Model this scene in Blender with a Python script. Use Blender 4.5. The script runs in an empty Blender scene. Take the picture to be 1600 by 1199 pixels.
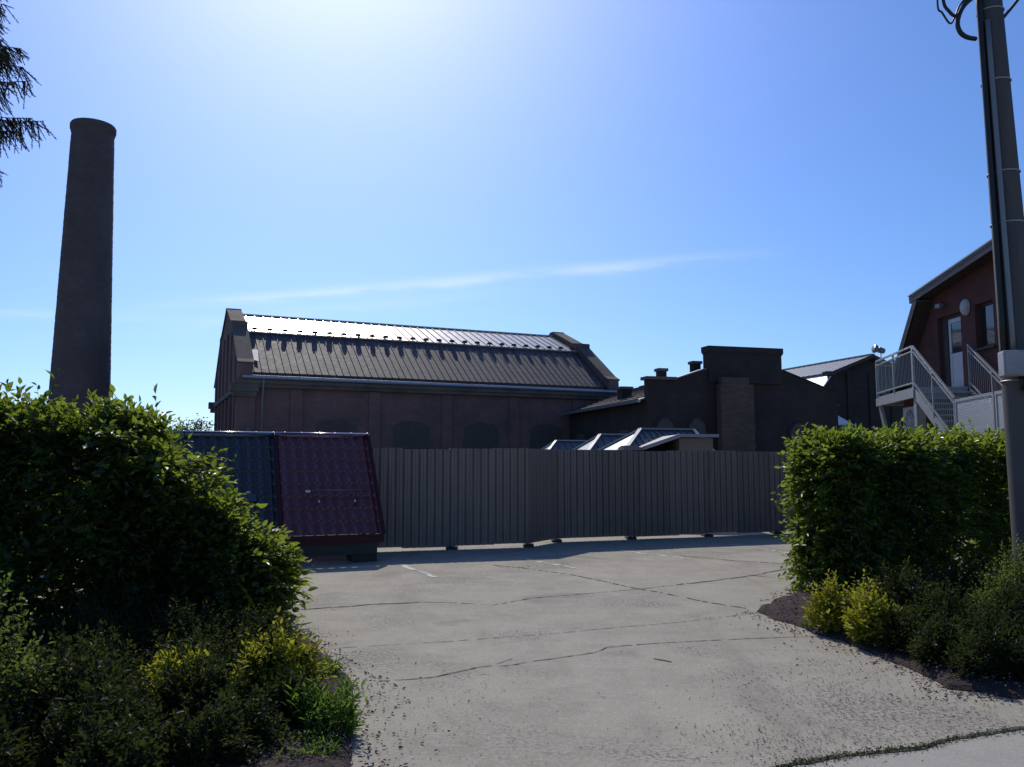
import bpy, math, random
import numpy as np
from mathutils import Vector, Matrix

R = math.radians
rnd = random.Random(7)
rng = np.random.default_rng(11)
scene = bpy.context.scene
COL = scene.collection

# ------------------------------------------------------------------ camera
EYE, F, PITCH = 1.70, 1294.0, R(5.55)
cd = bpy.data.cameras.new('camera')
cam = bpy.data.objects.new('camera', cd)
COL.objects.link(cam)
cam.location = (0, 0, EYE)
cam.rotation_euler = (R(90) + PITCH, 0, 0)
cd.sensor_fit = 'HORIZONTAL'
cd.sensor_width = 36.0
cd.lens = F * 36.0 / 1600.0
cd.clip_start = 0.05
cd.clip_end = 5000
scene.camera = cam

# ------------------------------------------------------------------ sky, sun, exposure
SUN_AZ, SUN_EL = R(-13.0), R(42.0)          # azimuth from +Y, negative = towards -X
SUN = Vector((math.sin(SUN_AZ) * math.cos(SUN_EL), math.cos(SUN_AZ) * math.cos(SUN_EL), math.sin(SUN_EL)))
SKY_STRENGTH, SUN_STRENGTH = 0.085, 3.4
world = bpy.data.worlds.new('World')
scene.world = world
world.use_nodes = True
wt = world.node_tree
wt.nodes.clear()


def wn(kind, **kw):
    n = wt.nodes.new(kind)
    for k, v in kw.items():
        setattr(n, k, v)
    return n


def wmath(op, a, b=None, c=None):
    n = wn('ShaderNodeMath', operation=op)
    for i, v in enumerate((a, b, c)):
        if v is None:
            continue
        if isinstance(v, (int, float)):
            n.inputs[i].default_value = v
        else:
            wt.links.new(v, n.inputs[i])
    return n.outputs[0]


sky = wn('ShaderNodeTexSky', sky_type='NISHITA')
sky.sun_disc = False
sky.sun_elevation = SUN_EL
sky.sun_rotation = SUN_AZ
sky.altitude = 250
sky.air_density = 1.0
sky.dust_density = 0.6
sky.ozone_density = 2.2
hs = wn('ShaderNodeHueSaturation')
hs.inputs['Saturation'].default_value = 1.05
wt.links.new(sky.outputs[0], hs.inputs['Color'])
tc = wn('ShaderNodeTexCoord')
# bright aureole of thin haze round the sun, and a colder white balance of the clear sky
dotn = wn('ShaderNodeVectorMath', operation='DOT_PRODUCT')
wt.links.new(tc.outputs['Generated'], dotn.inputs[0])
dotn.inputs[1].default_value = SUN
ang = wmath('DIVIDE', wmath('ARCCOSINE', wmath('MINIMUM', dotn.outputs['Value'], 0.9999)), R(27))
aur = wmath('EXPONENT', wmath('MULTIPLY', wmath('MULTIPLY', ang, ang), -1.0))
aurc = wn('ShaderNodeVectorMath', operation='MULTIPLY_ADD')
wt.links.new(aur, aurc.inputs[0])
aurc.inputs[1].default_value = (1.30, 0.72, 0.70)
aurc.inputs[2].default_value = (1.0, 1.0, 1.0)
tint = wn('ShaderNodeMixRGB', blend_type='MULTIPLY')
tint.inputs[0].default_value = 1.0
tint.inputs[2].default_value = (0.735, 1.02, 1.47, 1)
wt.links.new(hs.outputs[0], tint.inputs[1])
skyc = wn('ShaderNodeVectorMath', operation='MULTIPLY')
wt.links.new(tint.outputs[0], skyc.inputs[0])
wt.links.new(aurc.outputs[0], skyc.inputs[1])
sp = wn('ShaderNodeSeparateXYZ')
wt.links.new(tc.outputs['Generated'], sp.inputs[0])
dy = wmath('MAXIMUM', sp.outputs['Y'], 0.02)
ca = wmath('DIVIDE', sp.outputs['X'], dy)
cb = wmath('DIVIDE', sp.outputs['Z'], dy)
cv = wn('ShaderNodeCombineXYZ')
wt.links.new(ca, cv.inputs[0])
wt.links.new(cb, cv.inputs[1])
nz = wn('ShaderNodeTexNoise')
nz.inputs['Scale'].default_value = 7.0
nz.inputs['Detail'].default_value = 6.0
mp = wn('ShaderNodeMapping')
mp.inputs['Scale'].default_value = (1.3, 9.0, 1.0)
mp.inputs['Rotation'].default_value = (0, 0, R(-5))
wt.links.new(cv.outputs[0], mp.inputs[0])
wt.links.new(mp.outputs[0], nz.inputs['Vector'])


def streak(b0, slope, width, a0, a1, amp):
    line = wmath('ADD', wmath('MULTIPLY', ca, slope), b0)
    off = wmath('MULTIPLY', wmath('SUBTRACT', nz.outputs[0], 0.5), 0.016)
    d = wmath('DIVIDE', wmath('SUBTRACT', wmath('ADD', cb, off), line), width)
    g = wmath('EXPONENT', wmath('MULTIPLY', wmath('MULTIPLY', d, d), -1.0))
    m0 = wn('ShaderNodeMapRange', interpolation_type='SMOOTHSTEP')
    m0.inputs['From Min'].default_value = a0
    m0.inputs['From Max'].default_value = a0 + 0.16
    wt.links.new(ca, m0.inputs['Value'])
    m1 = wn('ShaderNodeMapRange', interpolation_type='SMOOTHSTEP')
    m1.inputs['From Min'].default_value = a1
    m1.inputs['From Max'].default_value = a1 - 0.30
    wt.links.new(ca, m1.inputs['Value'])
    g = wmath('MULTIPLY', wmath('MULTIPLY', g, m0.outputs[0]), m1.outputs[0])
    n2 = wmath('ADD', wmath('MULTIPLY', nz.outputs[0], 2.4), -0.62)
    return wmath('MULTIPLY', wmath('MULTIPLY', g, n2), amp)


cl = wmath('ADD', streak(0.231, 0.090, 0.0068, -0.52, 0.38, 0.36), streak(0.212, 0.11, 0.011, -0.50, 0.10, 0.16))
cl = wmath('ADD', cl, streak(0.165, -0.03, 0.006, -0.75, -0.32, 0.20))
cl = wmath('MULTIPLY', cl, wmath('GREATER_THAN', sp.outputs['Y'], 0.05))
cmx = wn('ShaderNodeMixRGB')
wt.links.new(cl, cmx.inputs[0])
wt.links.new(skyc.outputs[0], cmx.inputs[1])
cmx.inputs[2].default_value = (11.5, 12.0, 12.6, 1)
bg = wn('ShaderNodeBackground')
bg.inputs['Strength'].default_value = SKY_STRENGTH
wo = wn('ShaderNodeOutputWorld')
wt.links.new(cmx.outputs[0], bg.inputs['Color'])
wt.links.new(bg.outputs[0], wo.inputs['Surface'])

sl = bpy.data.lights.new('sun', 'SUN')
sl.energy = SUN_STRENGTH
sl.angle = R(0.53)
sl.color = (1.0, 0.94, 0.82)
so = bpy.data.objects.new('sun', sl)
so.rotation_euler = SUN.to_track_quat('Z', 'Y').to_euler()
so.location = (0, 0, 60)
COL.objects.link(so)

scene.render.engine = 'CYCLES'
scene.cycles.max_bounces = 8
scene.cycles.transparent_max_bounces = 12
scene.cycles.use_denoising = True
scene.view_settings.view_transform = 'Standard'
scene.view_settings.look = 'None'
scene.view_settings.exposure = 0.0
scene.view_settings.gamma = 1.0


# ------------------------------------------------------------------ point helpers
def ray(px, py):
    x, y = (px - 800.0) / F, (599.5 - py) / F
    c, s = math.cos(PITCH), math.sin(PITCH)
    return Vector((x, c - y * s, s + y * c))


def gp(px, py, z=0.0):
    d = ray(px, py)
    t = (z - EYE) / d.z
    return Vector((d.x * t, d.y * t, z))


def at(px, py, Y):
    d = ray(px, py)
    t = Y / d.y
    return Vector((d.x * t, Y, EYE + d.z * t))


# ------------------------------------------------------------------ object helpers
def tag(o, label=None, cat=None, group=None, kind=None):
    if label: o['label'] = label
    if cat: o['category'] = cat
    if group: o['group'] = group
    if kind: o['kind'] = kind
    return o


def thing(name, label, cat, loc=(0, 0, 0), rz=0.0, group=None):
    o = bpy.data.objects.new(name, None)
    o.empty_display_size = 0.2
    o.location = loc
    o.rotation_euler = (0, 0, rz)
    COL.objects.link(o)
    return tag(o, label, cat, group)


def link(name, me, mat, parent=None):
    me.materials.append(mat)
    o = bpy.data.objects.new(name, me)
    COL.objects.link(o)
    if parent is not None:
        o.parent = parent
    return o


class MB:
    def __init__(s):
        s.v, s.f = [], []

    def poly(s, pts):
        b = len(s.v)
        s.v += [tuple(p) for p in pts]
        s.f.append(tuple(range(b, b + len(pts))))

    def box(s, x0, x1, y0, y1, z0, z1):
        b = len(s.v)
        s.v += [(x, y, z) for z in (z0, z1) for y in (y0, y1) for x in (x0, x1)]
        for q in ((0, 2, 3, 1), (4, 5, 7, 6), (0, 1, 5, 4), (2, 6, 7, 3), (0, 4, 6, 2), (1, 3, 7, 5)):
            s.f.append(tuple(b + i for i in q))
        return s

    def prism(s, pts, vec):
        """closed outline pts (3-D, planar) extruded by vec"""
        n = len(pts)
        b = len(s.v)
        vec = Vector(vec)
        s.v += [tuple(p) for p in pts] + [tuple(Vector(p) + vec) for p in pts]
        s.f.append(tuple(b + i for i in range(n)))
        s.f.append(tuple(b + n + i for i in reversed(range(n))))
        for i in range(n):
            j = (i + 1) % n
            s.f.append((b + i, b + n + i, b + n + j, b + j))
        return s

    def tube(s, pts, r, seg=8, cap=True):
        pts = [Vector(p) for p in pts]
        rs = r if isinstance(r, (list, tuple)) else [r] * len(pts)
        b = len(s.v)
        up = None
        for i, p in enumerate(pts):
            t = (pts[min(i + 1, len(pts) - 1)] - pts[max(i - 1, 0)]).normalized()
            if up is None:
                up = t.orthogonal().normalized()
            a = (up - t * up.dot(t)).normalized()
            up = a
            c = t.cross(a)
            for k in range(seg):
                an = 2 * math.pi * k / seg
                s.v.append(tuple(p + (a * math.cos(an) + c * math.sin(an)) * rs[i]))
        for i in range(len(pts) - 1):
            for k in range(seg):
                k2 = (k + 1) % seg
                s.f.append((b + i * seg + k, b + i * seg + k2, b + (i + 1) * seg + k2, b + (i + 1) * seg + k))
        if cap:
            s.f.append(tuple(b + k for k in reversed(range(seg))))
            s.f.append(tuple(b + (len(pts) - 1) * seg + k for k in range(seg)))
        return s

    def bar(s, a, b_, w, h, up=(0, 0, 1)):
        a, b_ = Vector(a), Vector(b_)
        t = (b_ - a).normalized()
        u = Vector(up)
        sd = t.cross(u)
        if sd.length < 1e-4:
            sd = t.cross(Vector((0, 1, 0)))
        sd.normalize()
        u = sd.cross(t).normalized()
        q = [a + sd * w / 2 * i + u * h / 2 * j for i, j in ((-1, -1), (1, -1), (1, 1), (-1, 1))]
        return s.prism(q, b_ - a)

    def build(s, name, mat, parent=None, smooth=False, bevel=0.0):
        me = bpy.data.meshes.new(name)
        me.from_pydata(s.v, [], s.f)
        if smooth:
            me.polygons.foreach_set('use_smooth', [True] * len(me.polygons))
        me.update()
        import bmesh
        bm = bmesh.new()
        bm.from_mesh(me)
        bmesh.ops.recalc_face_normals(bm, faces=bm.faces)
        bm.to_mesh(me)
        bm.free()
        o = link(name, me, mat, parent)
        if bevel:
            m = o.modifiers.new('bevel', 'BEVEL')
            m.width = bevel
            m.segments = 2
            m.limit_method = 'ANGLE'
        return o


def raw_mesh(name, V, loops, sizes):
    me = bpy.data.meshes.new(name)
    me.vertices.add(len(V))
    me.vertices.foreach_set('co', np.asarray(V, np.float32).ravel())
    loops = np.asarray(loops, np.int32).ravel()
    sizes = np.asarray(sizes, np.int32)
    me.loops.add(len(loops))
    me.loops.foreach_set('vertex_index', loops)
    me.polygons.add(len(sizes))
    st = np.concatenate(([0], np.cumsum(sizes)[:-1])).astype(np.int32)
    me.polygons.foreach_set('loop_start', st)
    me.polygons.foreach_set('loop_total', sizes)
    me.update(calc_edges=True)
    return me


def unit(a):
    return a / np.maximum(np.linalg.norm(a, axis=-1, keepdims=True), 1e-9)


def leaf_data(P, D, N, L, W, fold=0.18, bend=0.16):
    """two folded quads per leaf, pointed at both ends"""
    D = unit(D)
    S = unit(np.cross(D, N))
    N = np.cross(S, D)
    L = L[:, None]
    W = W[:, None]
    v = np.empty((len(P), 6, 3))
    v[:, 0] = P
    v[:, 1] = P + D * L * .30 + S * W * .47 + N * W * fold
    v[:, 2] = P + D * L * .68 + S * W * .36 + N * (W * fold - L * bend * .4)
    v[:, 3] = P + D * L - N * L * bend
    v[:, 4] = P + D * L * .68 - S * W * .36 + N * (W * fold - L * bend * .4)
    v[:, 5] = P + D * L * .30 - S * W * .47 + N * W * fold
    b = np.arange(len(P))[:, None] * 6
    f = np.concatenate((b + np.array([[0, 1, 2, 3]]), b + np.array([[0, 3, 4, 5]])), 1)
    return v.reshape(-1, 3), f.ravel(), np.full(len(P) * 2, 4)


def shoot_leaves(P0, D0, ln, K, L, W, spread=.85, droop=.25, up=.7):
    """leaves set alternately along shoots; returns leaf data and twig ends"""
    m = len(P0)
    D0 = unit(D0)
    side = unit(np.cross(D0, np.array([0, 0, 1.0]) + rng.normal(0, .35, (m, 3))))
    Ps, Ds, Ns, Ls, Ws = [], [], [], [], []
    for k in range(K):
        t = (k + .6) / K
        p = P0 + D0 * (ln * t)[:, None]
        p[:, 2] -= droop * ln * t * t
        sg = 1 if k % 2 else -1
        d = D0 * (.35 + .5 * t) + side * sg * spread * (1 - .75 * (k == K - 1)) + rng.normal(0, .28, (m, 3))
        d[:, 2] -= .12
        n = rng.normal(0, .45, (m, 3))
        n[:, 2] += up
        sc = rng.uniform(.5, 1.25, m) * (1 - .25 * t)
        Ps.append(p); Ds.append(d); Ns.append(n); Ls.append(L * sc); Ws.append(W * sc)
    data = leaf_data(np.concatenate(Ps), np.concatenate(Ds), np.concatenate(Ns), np.concatenate(Ls), np.concatenate(Ws))
    tip = P0 + D0 * (ln * .92)[:, None]
    tip[:, 2] -= droop * ln * .85
    return data, tip


def twig_data(A, B, ra, rb):
    """three sided tapered twigs"""
    t = unit(B - A)
    h = unit(np.cross(t, np.array([.31, .52, .8])))
    g = np.cross(t, h)
    v = np.empty((len(A), 6, 3))
    ra = np.broadcast_to(np.asarray(ra, float), (len(A),))[:, None]
    rb = np.broadcast_to(np.asarray(rb, float), (len(A),))[:, None]
    for k in range(3):
        a = 2 * math.pi * k / 3
        o = h * math.cos(a) + g * math.sin(a)
        v[:, k] = A + o * ra
        v[:, 3 + k] = B + o * rb
    b = np.arange(len(A))[:, None] * 6
    f = np.concatenate([b + np.array([[k, (k + 1) % 3, 3 + (k + 1) % 3, 3 + k]]) for k in range(3)], 1)
    return v.reshape(-1, 3), f.ravel(), np.full(len(A) * 3, 4)


def merge(parts):
    V, Fc, Sz, o = [], [], [], 0
    for v, f, s in parts:
        V.append(v); Fc.append(f + o); Sz.append(s)
        o += len(v)
    return np.concatenate(V), np.concatenate(Fc), np.concatenate(Sz)


# ------------------------------------------------------------------ materials
class NT:
    def __init__(s, name):
        s.m = bpy.data.materials.new(name)
        s.m.use_nodes = True
        s.t = s.m.node_tree
        s.t.nodes.clear()
        s.out = s.n('ShaderNodeOutputMaterial')
        s.co = s.n('ShaderNodeTexCoord')
        s.geo = None

    def n(s, kind, **kw):
        x = s.t.nodes.new(kind)
        for k, v in kw.items():
            setattr(x, k, v)
        return x

    def set(s, sock, v):
        if isinstance(v, (int, float)):
            sock.default_value = v
        elif isinstance(v, (tuple, list)):
            sock.default_value = tuple(v) + ((1,) if len(v) == 3 and sock.type == 'RGBA' else ())
        else:
            s.t.links.new(v, sock)

    def math(s, op, a, b=0.0, clamp=False):
        x = s.n('ShaderNodeMath', operation=op, use_clamp=clamp)
        s.set(x.inputs[0], a)
        s.set(x.inputs[1], b)
        return x.outputs[0]

    def noise(s, scale, detail=4, rough=.55, vec=None, dist=0.0):
        x = s.n('ShaderNodeTexNoise')
        x.inputs['Scale'].default_value = scale
        x.inputs['Detail'].default_value = detail
        x.inputs['Roughness'].default_value = rough
        x.inputs['Distortion'].default_value = dist
        s.t.links.new(vec or s.co.outputs['Object'], x.inputs['Vector'])
        return x.outputs['Fac']

    def ramp(s, fac, stops):
        x = s.n('ShaderNodeValToRGB')
        e = x.color_ramp.elements
        while len(e) < len(stops):
            e.new(.5)
        for i, (p, c) in enumerate(stops):
            e[i].position = p
            e[i].color = tuple(c) + (1,) if len(c) == 3 else c
        s.set(x.inputs[0], fac)
        return x.outputs[0]

    def mix(s, f, a, b, mode='MIX'):
        x = s.n('ShaderNodeMixRGB', blend_type=mode)
        s.set(x.inputs[0], f)
        s.set(x.inputs[1], a)
        s.set(x.inputs[2], b)
        return x.outputs[0]

    def rand(s):
        x = s.n('ShaderNodeNewGeometry')
        return x.outputs['Random Per Island']

    def bump(s, h, strength=.3, dist=.02):
        x = s.n('ShaderNodeBump')
        x.inputs['Strength'].default_value = strength
        x.inputs['Distance'].default_value = dist
        s.set(x.inputs['Height'], h)
        return x.outputs[0]

    def pbr(s, col, rough=.8, metal=0.0, bump=None, spec=.5, coat=0.0):
        x = s.n('ShaderNodeBsdfPrincipled')
        s.set(x.inputs['Base Color'], col)
        s.set(x.inputs['Roughness'], rough)
        s.set(x.inputs['Metallic'], metal)
        x.inputs['Specular IOR Level'].default_value = spec
        x.inputs['Coat Weight'].default_value = coat
        if bump is not None:
            s.t.links.new(bump, x.inputs['Normal'])
        return x.outputs[0]

    def done(s, sh):
        s.t.links.new(sh, s.out.inputs['Surface'])
        return s.m


def m_plain(name, col, rough=.6, metal=0.0, var=.18, scale=6, bump=.1, spec=.5, dirt=None, coat=0.0):
    t = NT(name)
    a = t.noise(scale, 5)
    c = t.mix(t.math('MULTIPLY', a, 1.0), tuple(x * (1 - var) for x in col), tuple(min(1, x * (1 + var)) for x in col))
    if dirt:
        d = t.noise(scale * .35, 6, .65)
        c = t.mix(t.ramp(d, [(.48, (0, 0, 0)), (.66, (.8, .8, .8))]), c, dirt)
    rr = t.math('ADD', t.math('MULTIPLY', t.noise(scale * 3, 3), .2), rough - .1)
    return t.done(t.pbr(c, rr, metal, t.bump(t.noise(scale * 9, 3), bump, .01), spec, coat))


def m_brick(name, c1, c2, mortar, soot, bw=.25, bh=.075, soot_amt=.55):
    t = NT(name)
    sep = t.n('ShaderNodeSeparateXYZ')
    t.t.links.new(t.co.outputs['Object'], sep.inputs[0])
    cv = t.n('ShaderNodeCombineXYZ')
    t.set(cv.inputs[0], t.math('ADD', sep.outputs[0], sep.outputs[1]))
    t.set(cv.inputs[1], sep.outputs[2])
    b = t.n('ShaderNodeTexBrick')
    b.inputs['Scale'].default_value = 1.0
    b.inputs['Brick Width'].default_value = bw
    b.inputs['Row Height'].default_value = bh
    b.inputs['Mortar Size'].default_value = .009
    b.inputs['Mortar Smooth'].default_value = .3
    t.set(b.inputs['Color1'], c1)
    t.set(b.inputs['Color2'], c2)
    t.set(b.inputs['Mortar'], mortar)
    t.t.links.new(cv.outputs[0], b.inputs['Vector'])
    d = t.noise(.55, 7, .7)
    c = t.mix(t.ramp(d, [(.36, (soot_amt,) * 3), (.68, (0, 0, 0))]), b.outputs['Color'], soot)
    d2 = t.noise(2.3, 6, .7)
    c = t.mix(t.ramp(d2, [(.56, (0, 0, 0)), (.75, (.55,) * 3)]), c, mortar)
    h = t.math('SUBTRACT', t.math('MULTIPLY', t.noise(14, 4), .6), b.outputs['Fac'])
    return t.done(t.pbr(c, .92, 0, t.bump(h, .5, .012), .25))


def m_leaf(name, c_dark, c_light, trans, tamt=.42, rough=.42, spec=.5):
    t = NT(name)
    r = t.rand()
    c = t.mix(r, c_dark, c_light)
    n = t.noise(1.7, 3)
    c = t.mix(t.math('MULTIPLY', n, .45), c, tuple(x * .6 for x in c_dark))
    p = t.pbr(c, t.math('ADD', t.math('MULTIPLY', r, .25), rough), 0, None, spec)
    tr = t.n('ShaderNodeBsdfTranslucent')
    t.set(tr.inputs[0], t.mix(r, trans, tuple(x * .7 for x in trans)))
    mx = t.n('ShaderNodeMixShader')
    mx.inputs[0].default_value = tamt
    t.t.links.new(p, mx.inputs[1])
    t.t.links.new(tr.outputs[0], mx.inputs[2])
    return t.done(mx.outputs[0])


def m_concrete():
    t = NT('worn_concrete')
    big = t.noise(.22, 6, .6)
    mid = t.noise(1.3, 8, .7)
    blot = t.noise(5.5, 6, .65)
    fine = t.noise(26, 5, .65)
    grit = t.noise(75, 3, .6)
    c = t.ramp(big, [(.3, (.310, .280, .216)), (.7, (.392, .358, .280))])
    c = t.mix(t.ramp(mid, [(.40, (0, 0, 0)), (.68, (.75,) * 3)]), c, (.240, .213, .173))
    c = t.mix(t.ramp(blot, [(.50, (0, 0, 0)), (.72, (.45,) * 3)]), c, (.41, .385, .335))
    c = t.mix(t.ramp(fine, [(.50, (0, 0, 0)), (.68, (.55,) * 3)]), c, (.44, .415, .36))
    c = t.mix(t.ramp(grit, [(.55, (0, 0, 0)), (.66, (.62,) * 3)]), c, (.13, .118, .10))
    # long dark scuffs left by tyres
    mp = t.n('ShaderNodeMapping')
    mp.inputs['Rotation'].default_value = (0, 0, R(-26))
    mp.inputs['Scale'].default_value = (1.6, .16, 1)
    t.t.links.new(t.co.outputs['Object'], mp.inputs[0])
    sc = t.noise(1.0, 4, .5, mp.outputs[0])
    c = t.mix(t.ramp(sc, [(.57, (0, 0, 0)), (.72, (.42,) * 3)]), c, (.16, .140, .118))
    mask = t.noise(.55, 5, .6, None, .4)
    spk = t.noise(30, 4, .6)
    f = t.math('MULTIPLY', t.ramp(mask, [(.52, (0, 0, 0)), (.62, (1, 1, 1))]), t.ramp(spk, [(.50, (0, 0, 0)), (.56, (.75,) * 3)]))
    c = t.mix(f, c, (.105, .098, .090))
    st = t.noise(.75, 3, .45, None, .6)
    c = t.mix(t.ramp(st, [(.62, (0, 0, 0)), (.70, (.5,) * 3)]), c, (.175, .155, .130))
    h = t.math('ADD', t.math('MULTIPLY', fine, .6), t.math('MULTIPLY', grit, .7))
    return t.done(t.pbr(c, .9, 0, t.bump(h, .8, .008), .2))


def m_soil():
    t = NT('mulch_soil')
    a = t.noise(9, 6, .7)
    b = t.noise(42, 3)
    c = t.ramp(a, [(.3, (.024, .017, .016)), (.7, (.075, .054, .050))])
    c = t.mix(t.ramp(b, [(.55, (0, 0, 0)), (.7, (.7,) * 3)]), c, (.085, .06, .053))
    return t.done(t.pbr(c, .95, 0, t.bump(t.math('ADD', a, b), .9, .03), .2))


def m_ribbed(name, col, dirt, rough=.45, metal=.0, spec=.5, sheets=0.0):
    t = NT(name)
    sep = t.n('ShaderNodeSeparateXYZ')
    t.t.links.new(t.co.outputs['Object'], sep.inputs[0])
    cv = t.n('ShaderNodeCombineXYZ')
    t.set(cv.inputs[0], t.math('MULTIPLY', t.math('ADD', sep.outputs[0], sep.outputs[1]), 7.0))
    t.set(cv.inputs[1], t.math('MULTIPLY', sep.outputs[2], .7))
    st = t.noise(1.0, 5, .6, cv.outputs[0])
    c = t.mix(t.ramp(st, [(.42, (0, 0, 0)), (.7, (.75,) * 3)]), col, dirt)
    c = t.mix(t.math('MULTIPLY', t.noise(.8, 5), .35), c, tuple(x * .7 for x in col))
    if sheets:
        wn_ = t.n('ShaderNodeTexWhiteNoise', noise_dimensions='1D')
        t.set(wn_.inputs['W'], t.math('FLOOR', t.math('DIVIDE', sep.outputs[0], sheets)))
        c = t.mix(t.math('MULTIPLY', wn_.outputs['Value'], .38), c, tuple(x * .55 for x in col))
        low_ = t.n('ShaderNodeMapRange'); low_.inputs['From Min'].default_value = .45; low_.inputs['From Max'].default_value = .05
        t.set(low_.inputs['Value'], t.math('ADD', sep.outputs[2], t.math('MULTIPLY', t.noise(2.5, 5), .35)))
        c = t.mix(t.math('MULTIPLY', low_.outputs[0], .5), c, (.20, .165, .125))
    rr = t.math('ADD', t.math('MULTIPLY', st, .22), rough - .1)
    return t.done(t.pbr(c, rr, metal, t.bump(t.noise(60, 2), .05, .004), spec))


def m_perforated():
    t = NT('perforated_steel')
    sep = t.n('ShaderNodeSeparateXYZ')
    t.t.links.new(t.co.outputs['Object'], sep.inputs[0])
    k = 2 * math.pi / .07
    a = t.math('SINE', t.math('MULTIPLY', t.math('ADD', sep.outputs[1], sep.outputs[2]), k))
    b = t.math('SINE', t.math('MULTIPLY', t.math('SUBTRACT', sep.outputs[1], sep.outputs[2]), k))
    hole = t.math('GREATER_THAN', t.math('MULTIPLY', a, b), .30)
    p = t.pbr(t.mix(t.noise(5, 4), (.50, .52, .55), (.62, .64, .66)), .38, .25)
    tr = t.n('ShaderNodeBsdfTransparent')
    mx = t.n('ShaderNodeMixShader')
    t.set(mx.inputs[0], hole)
    t.t.links.new(p, mx.inputs[1])
    t.t.links.new(tr.outputs[0], mx.inputs[2])
    return t.done(mx.outputs[0])


def m_glass(name, col=(.02, .025, .03), rough=.05):
    t = NT(name)
    return t.done(t.pbr(t.mix(t.noise(3, 3), col, tuple(x * 1.5 for x in col)), rough, 0, None, .8))


def m_oldroof():
    t = NT('weathered_sheet_roof')
    a = t.noise(.5, 6, .65)
    b = t.noise(4, 6, .7)
    sep = t.n('ShaderNodeSeparateXYZ')
    t.t.links.new(t.co.outputs['Object'], sep.inputs[0])
    cv = t.n('ShaderNodeCombineXYZ')
    t.set(cv.inputs[0], t.math('MULTIPLY', sep.outputs[0], 3.2))
    t.set(cv.inputs[1], t.math('MULTIPLY', sep.outputs[2], 1.1))
    st = t.noise(1.0, 5, .65, cv.outputs[0])
    course = t.math('GREATER_THAN', t.math('FRACT', t.math('MULTIPLY', sep.outputs[2], 3.6)), .86)
    c = t.ramp(a, [(.3, (.062, .050, .053)), (.7, (.115, .098, .099))])
    c = t.mix(t.ramp(b, [(.45, (0, 0, 0)), (.72, (.8,) * 3)]), c, (.18, .155, .15))
    c = t.mix(t.ramp(st, [(.48, (0, 0, 0)), (.66, (.75,) * 3)]), c, (.060, .050, .052))
    c = t.mix(t.math('MULTIPLY', course, .55), c, (.05, .042, .044))
    rr = t.math('ADD', t.math('MULTIPLY', b, .3), .50)
    return t.done(t.pbr(c, rr, .0, t.bump(b, .4, .02), .3))


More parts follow.
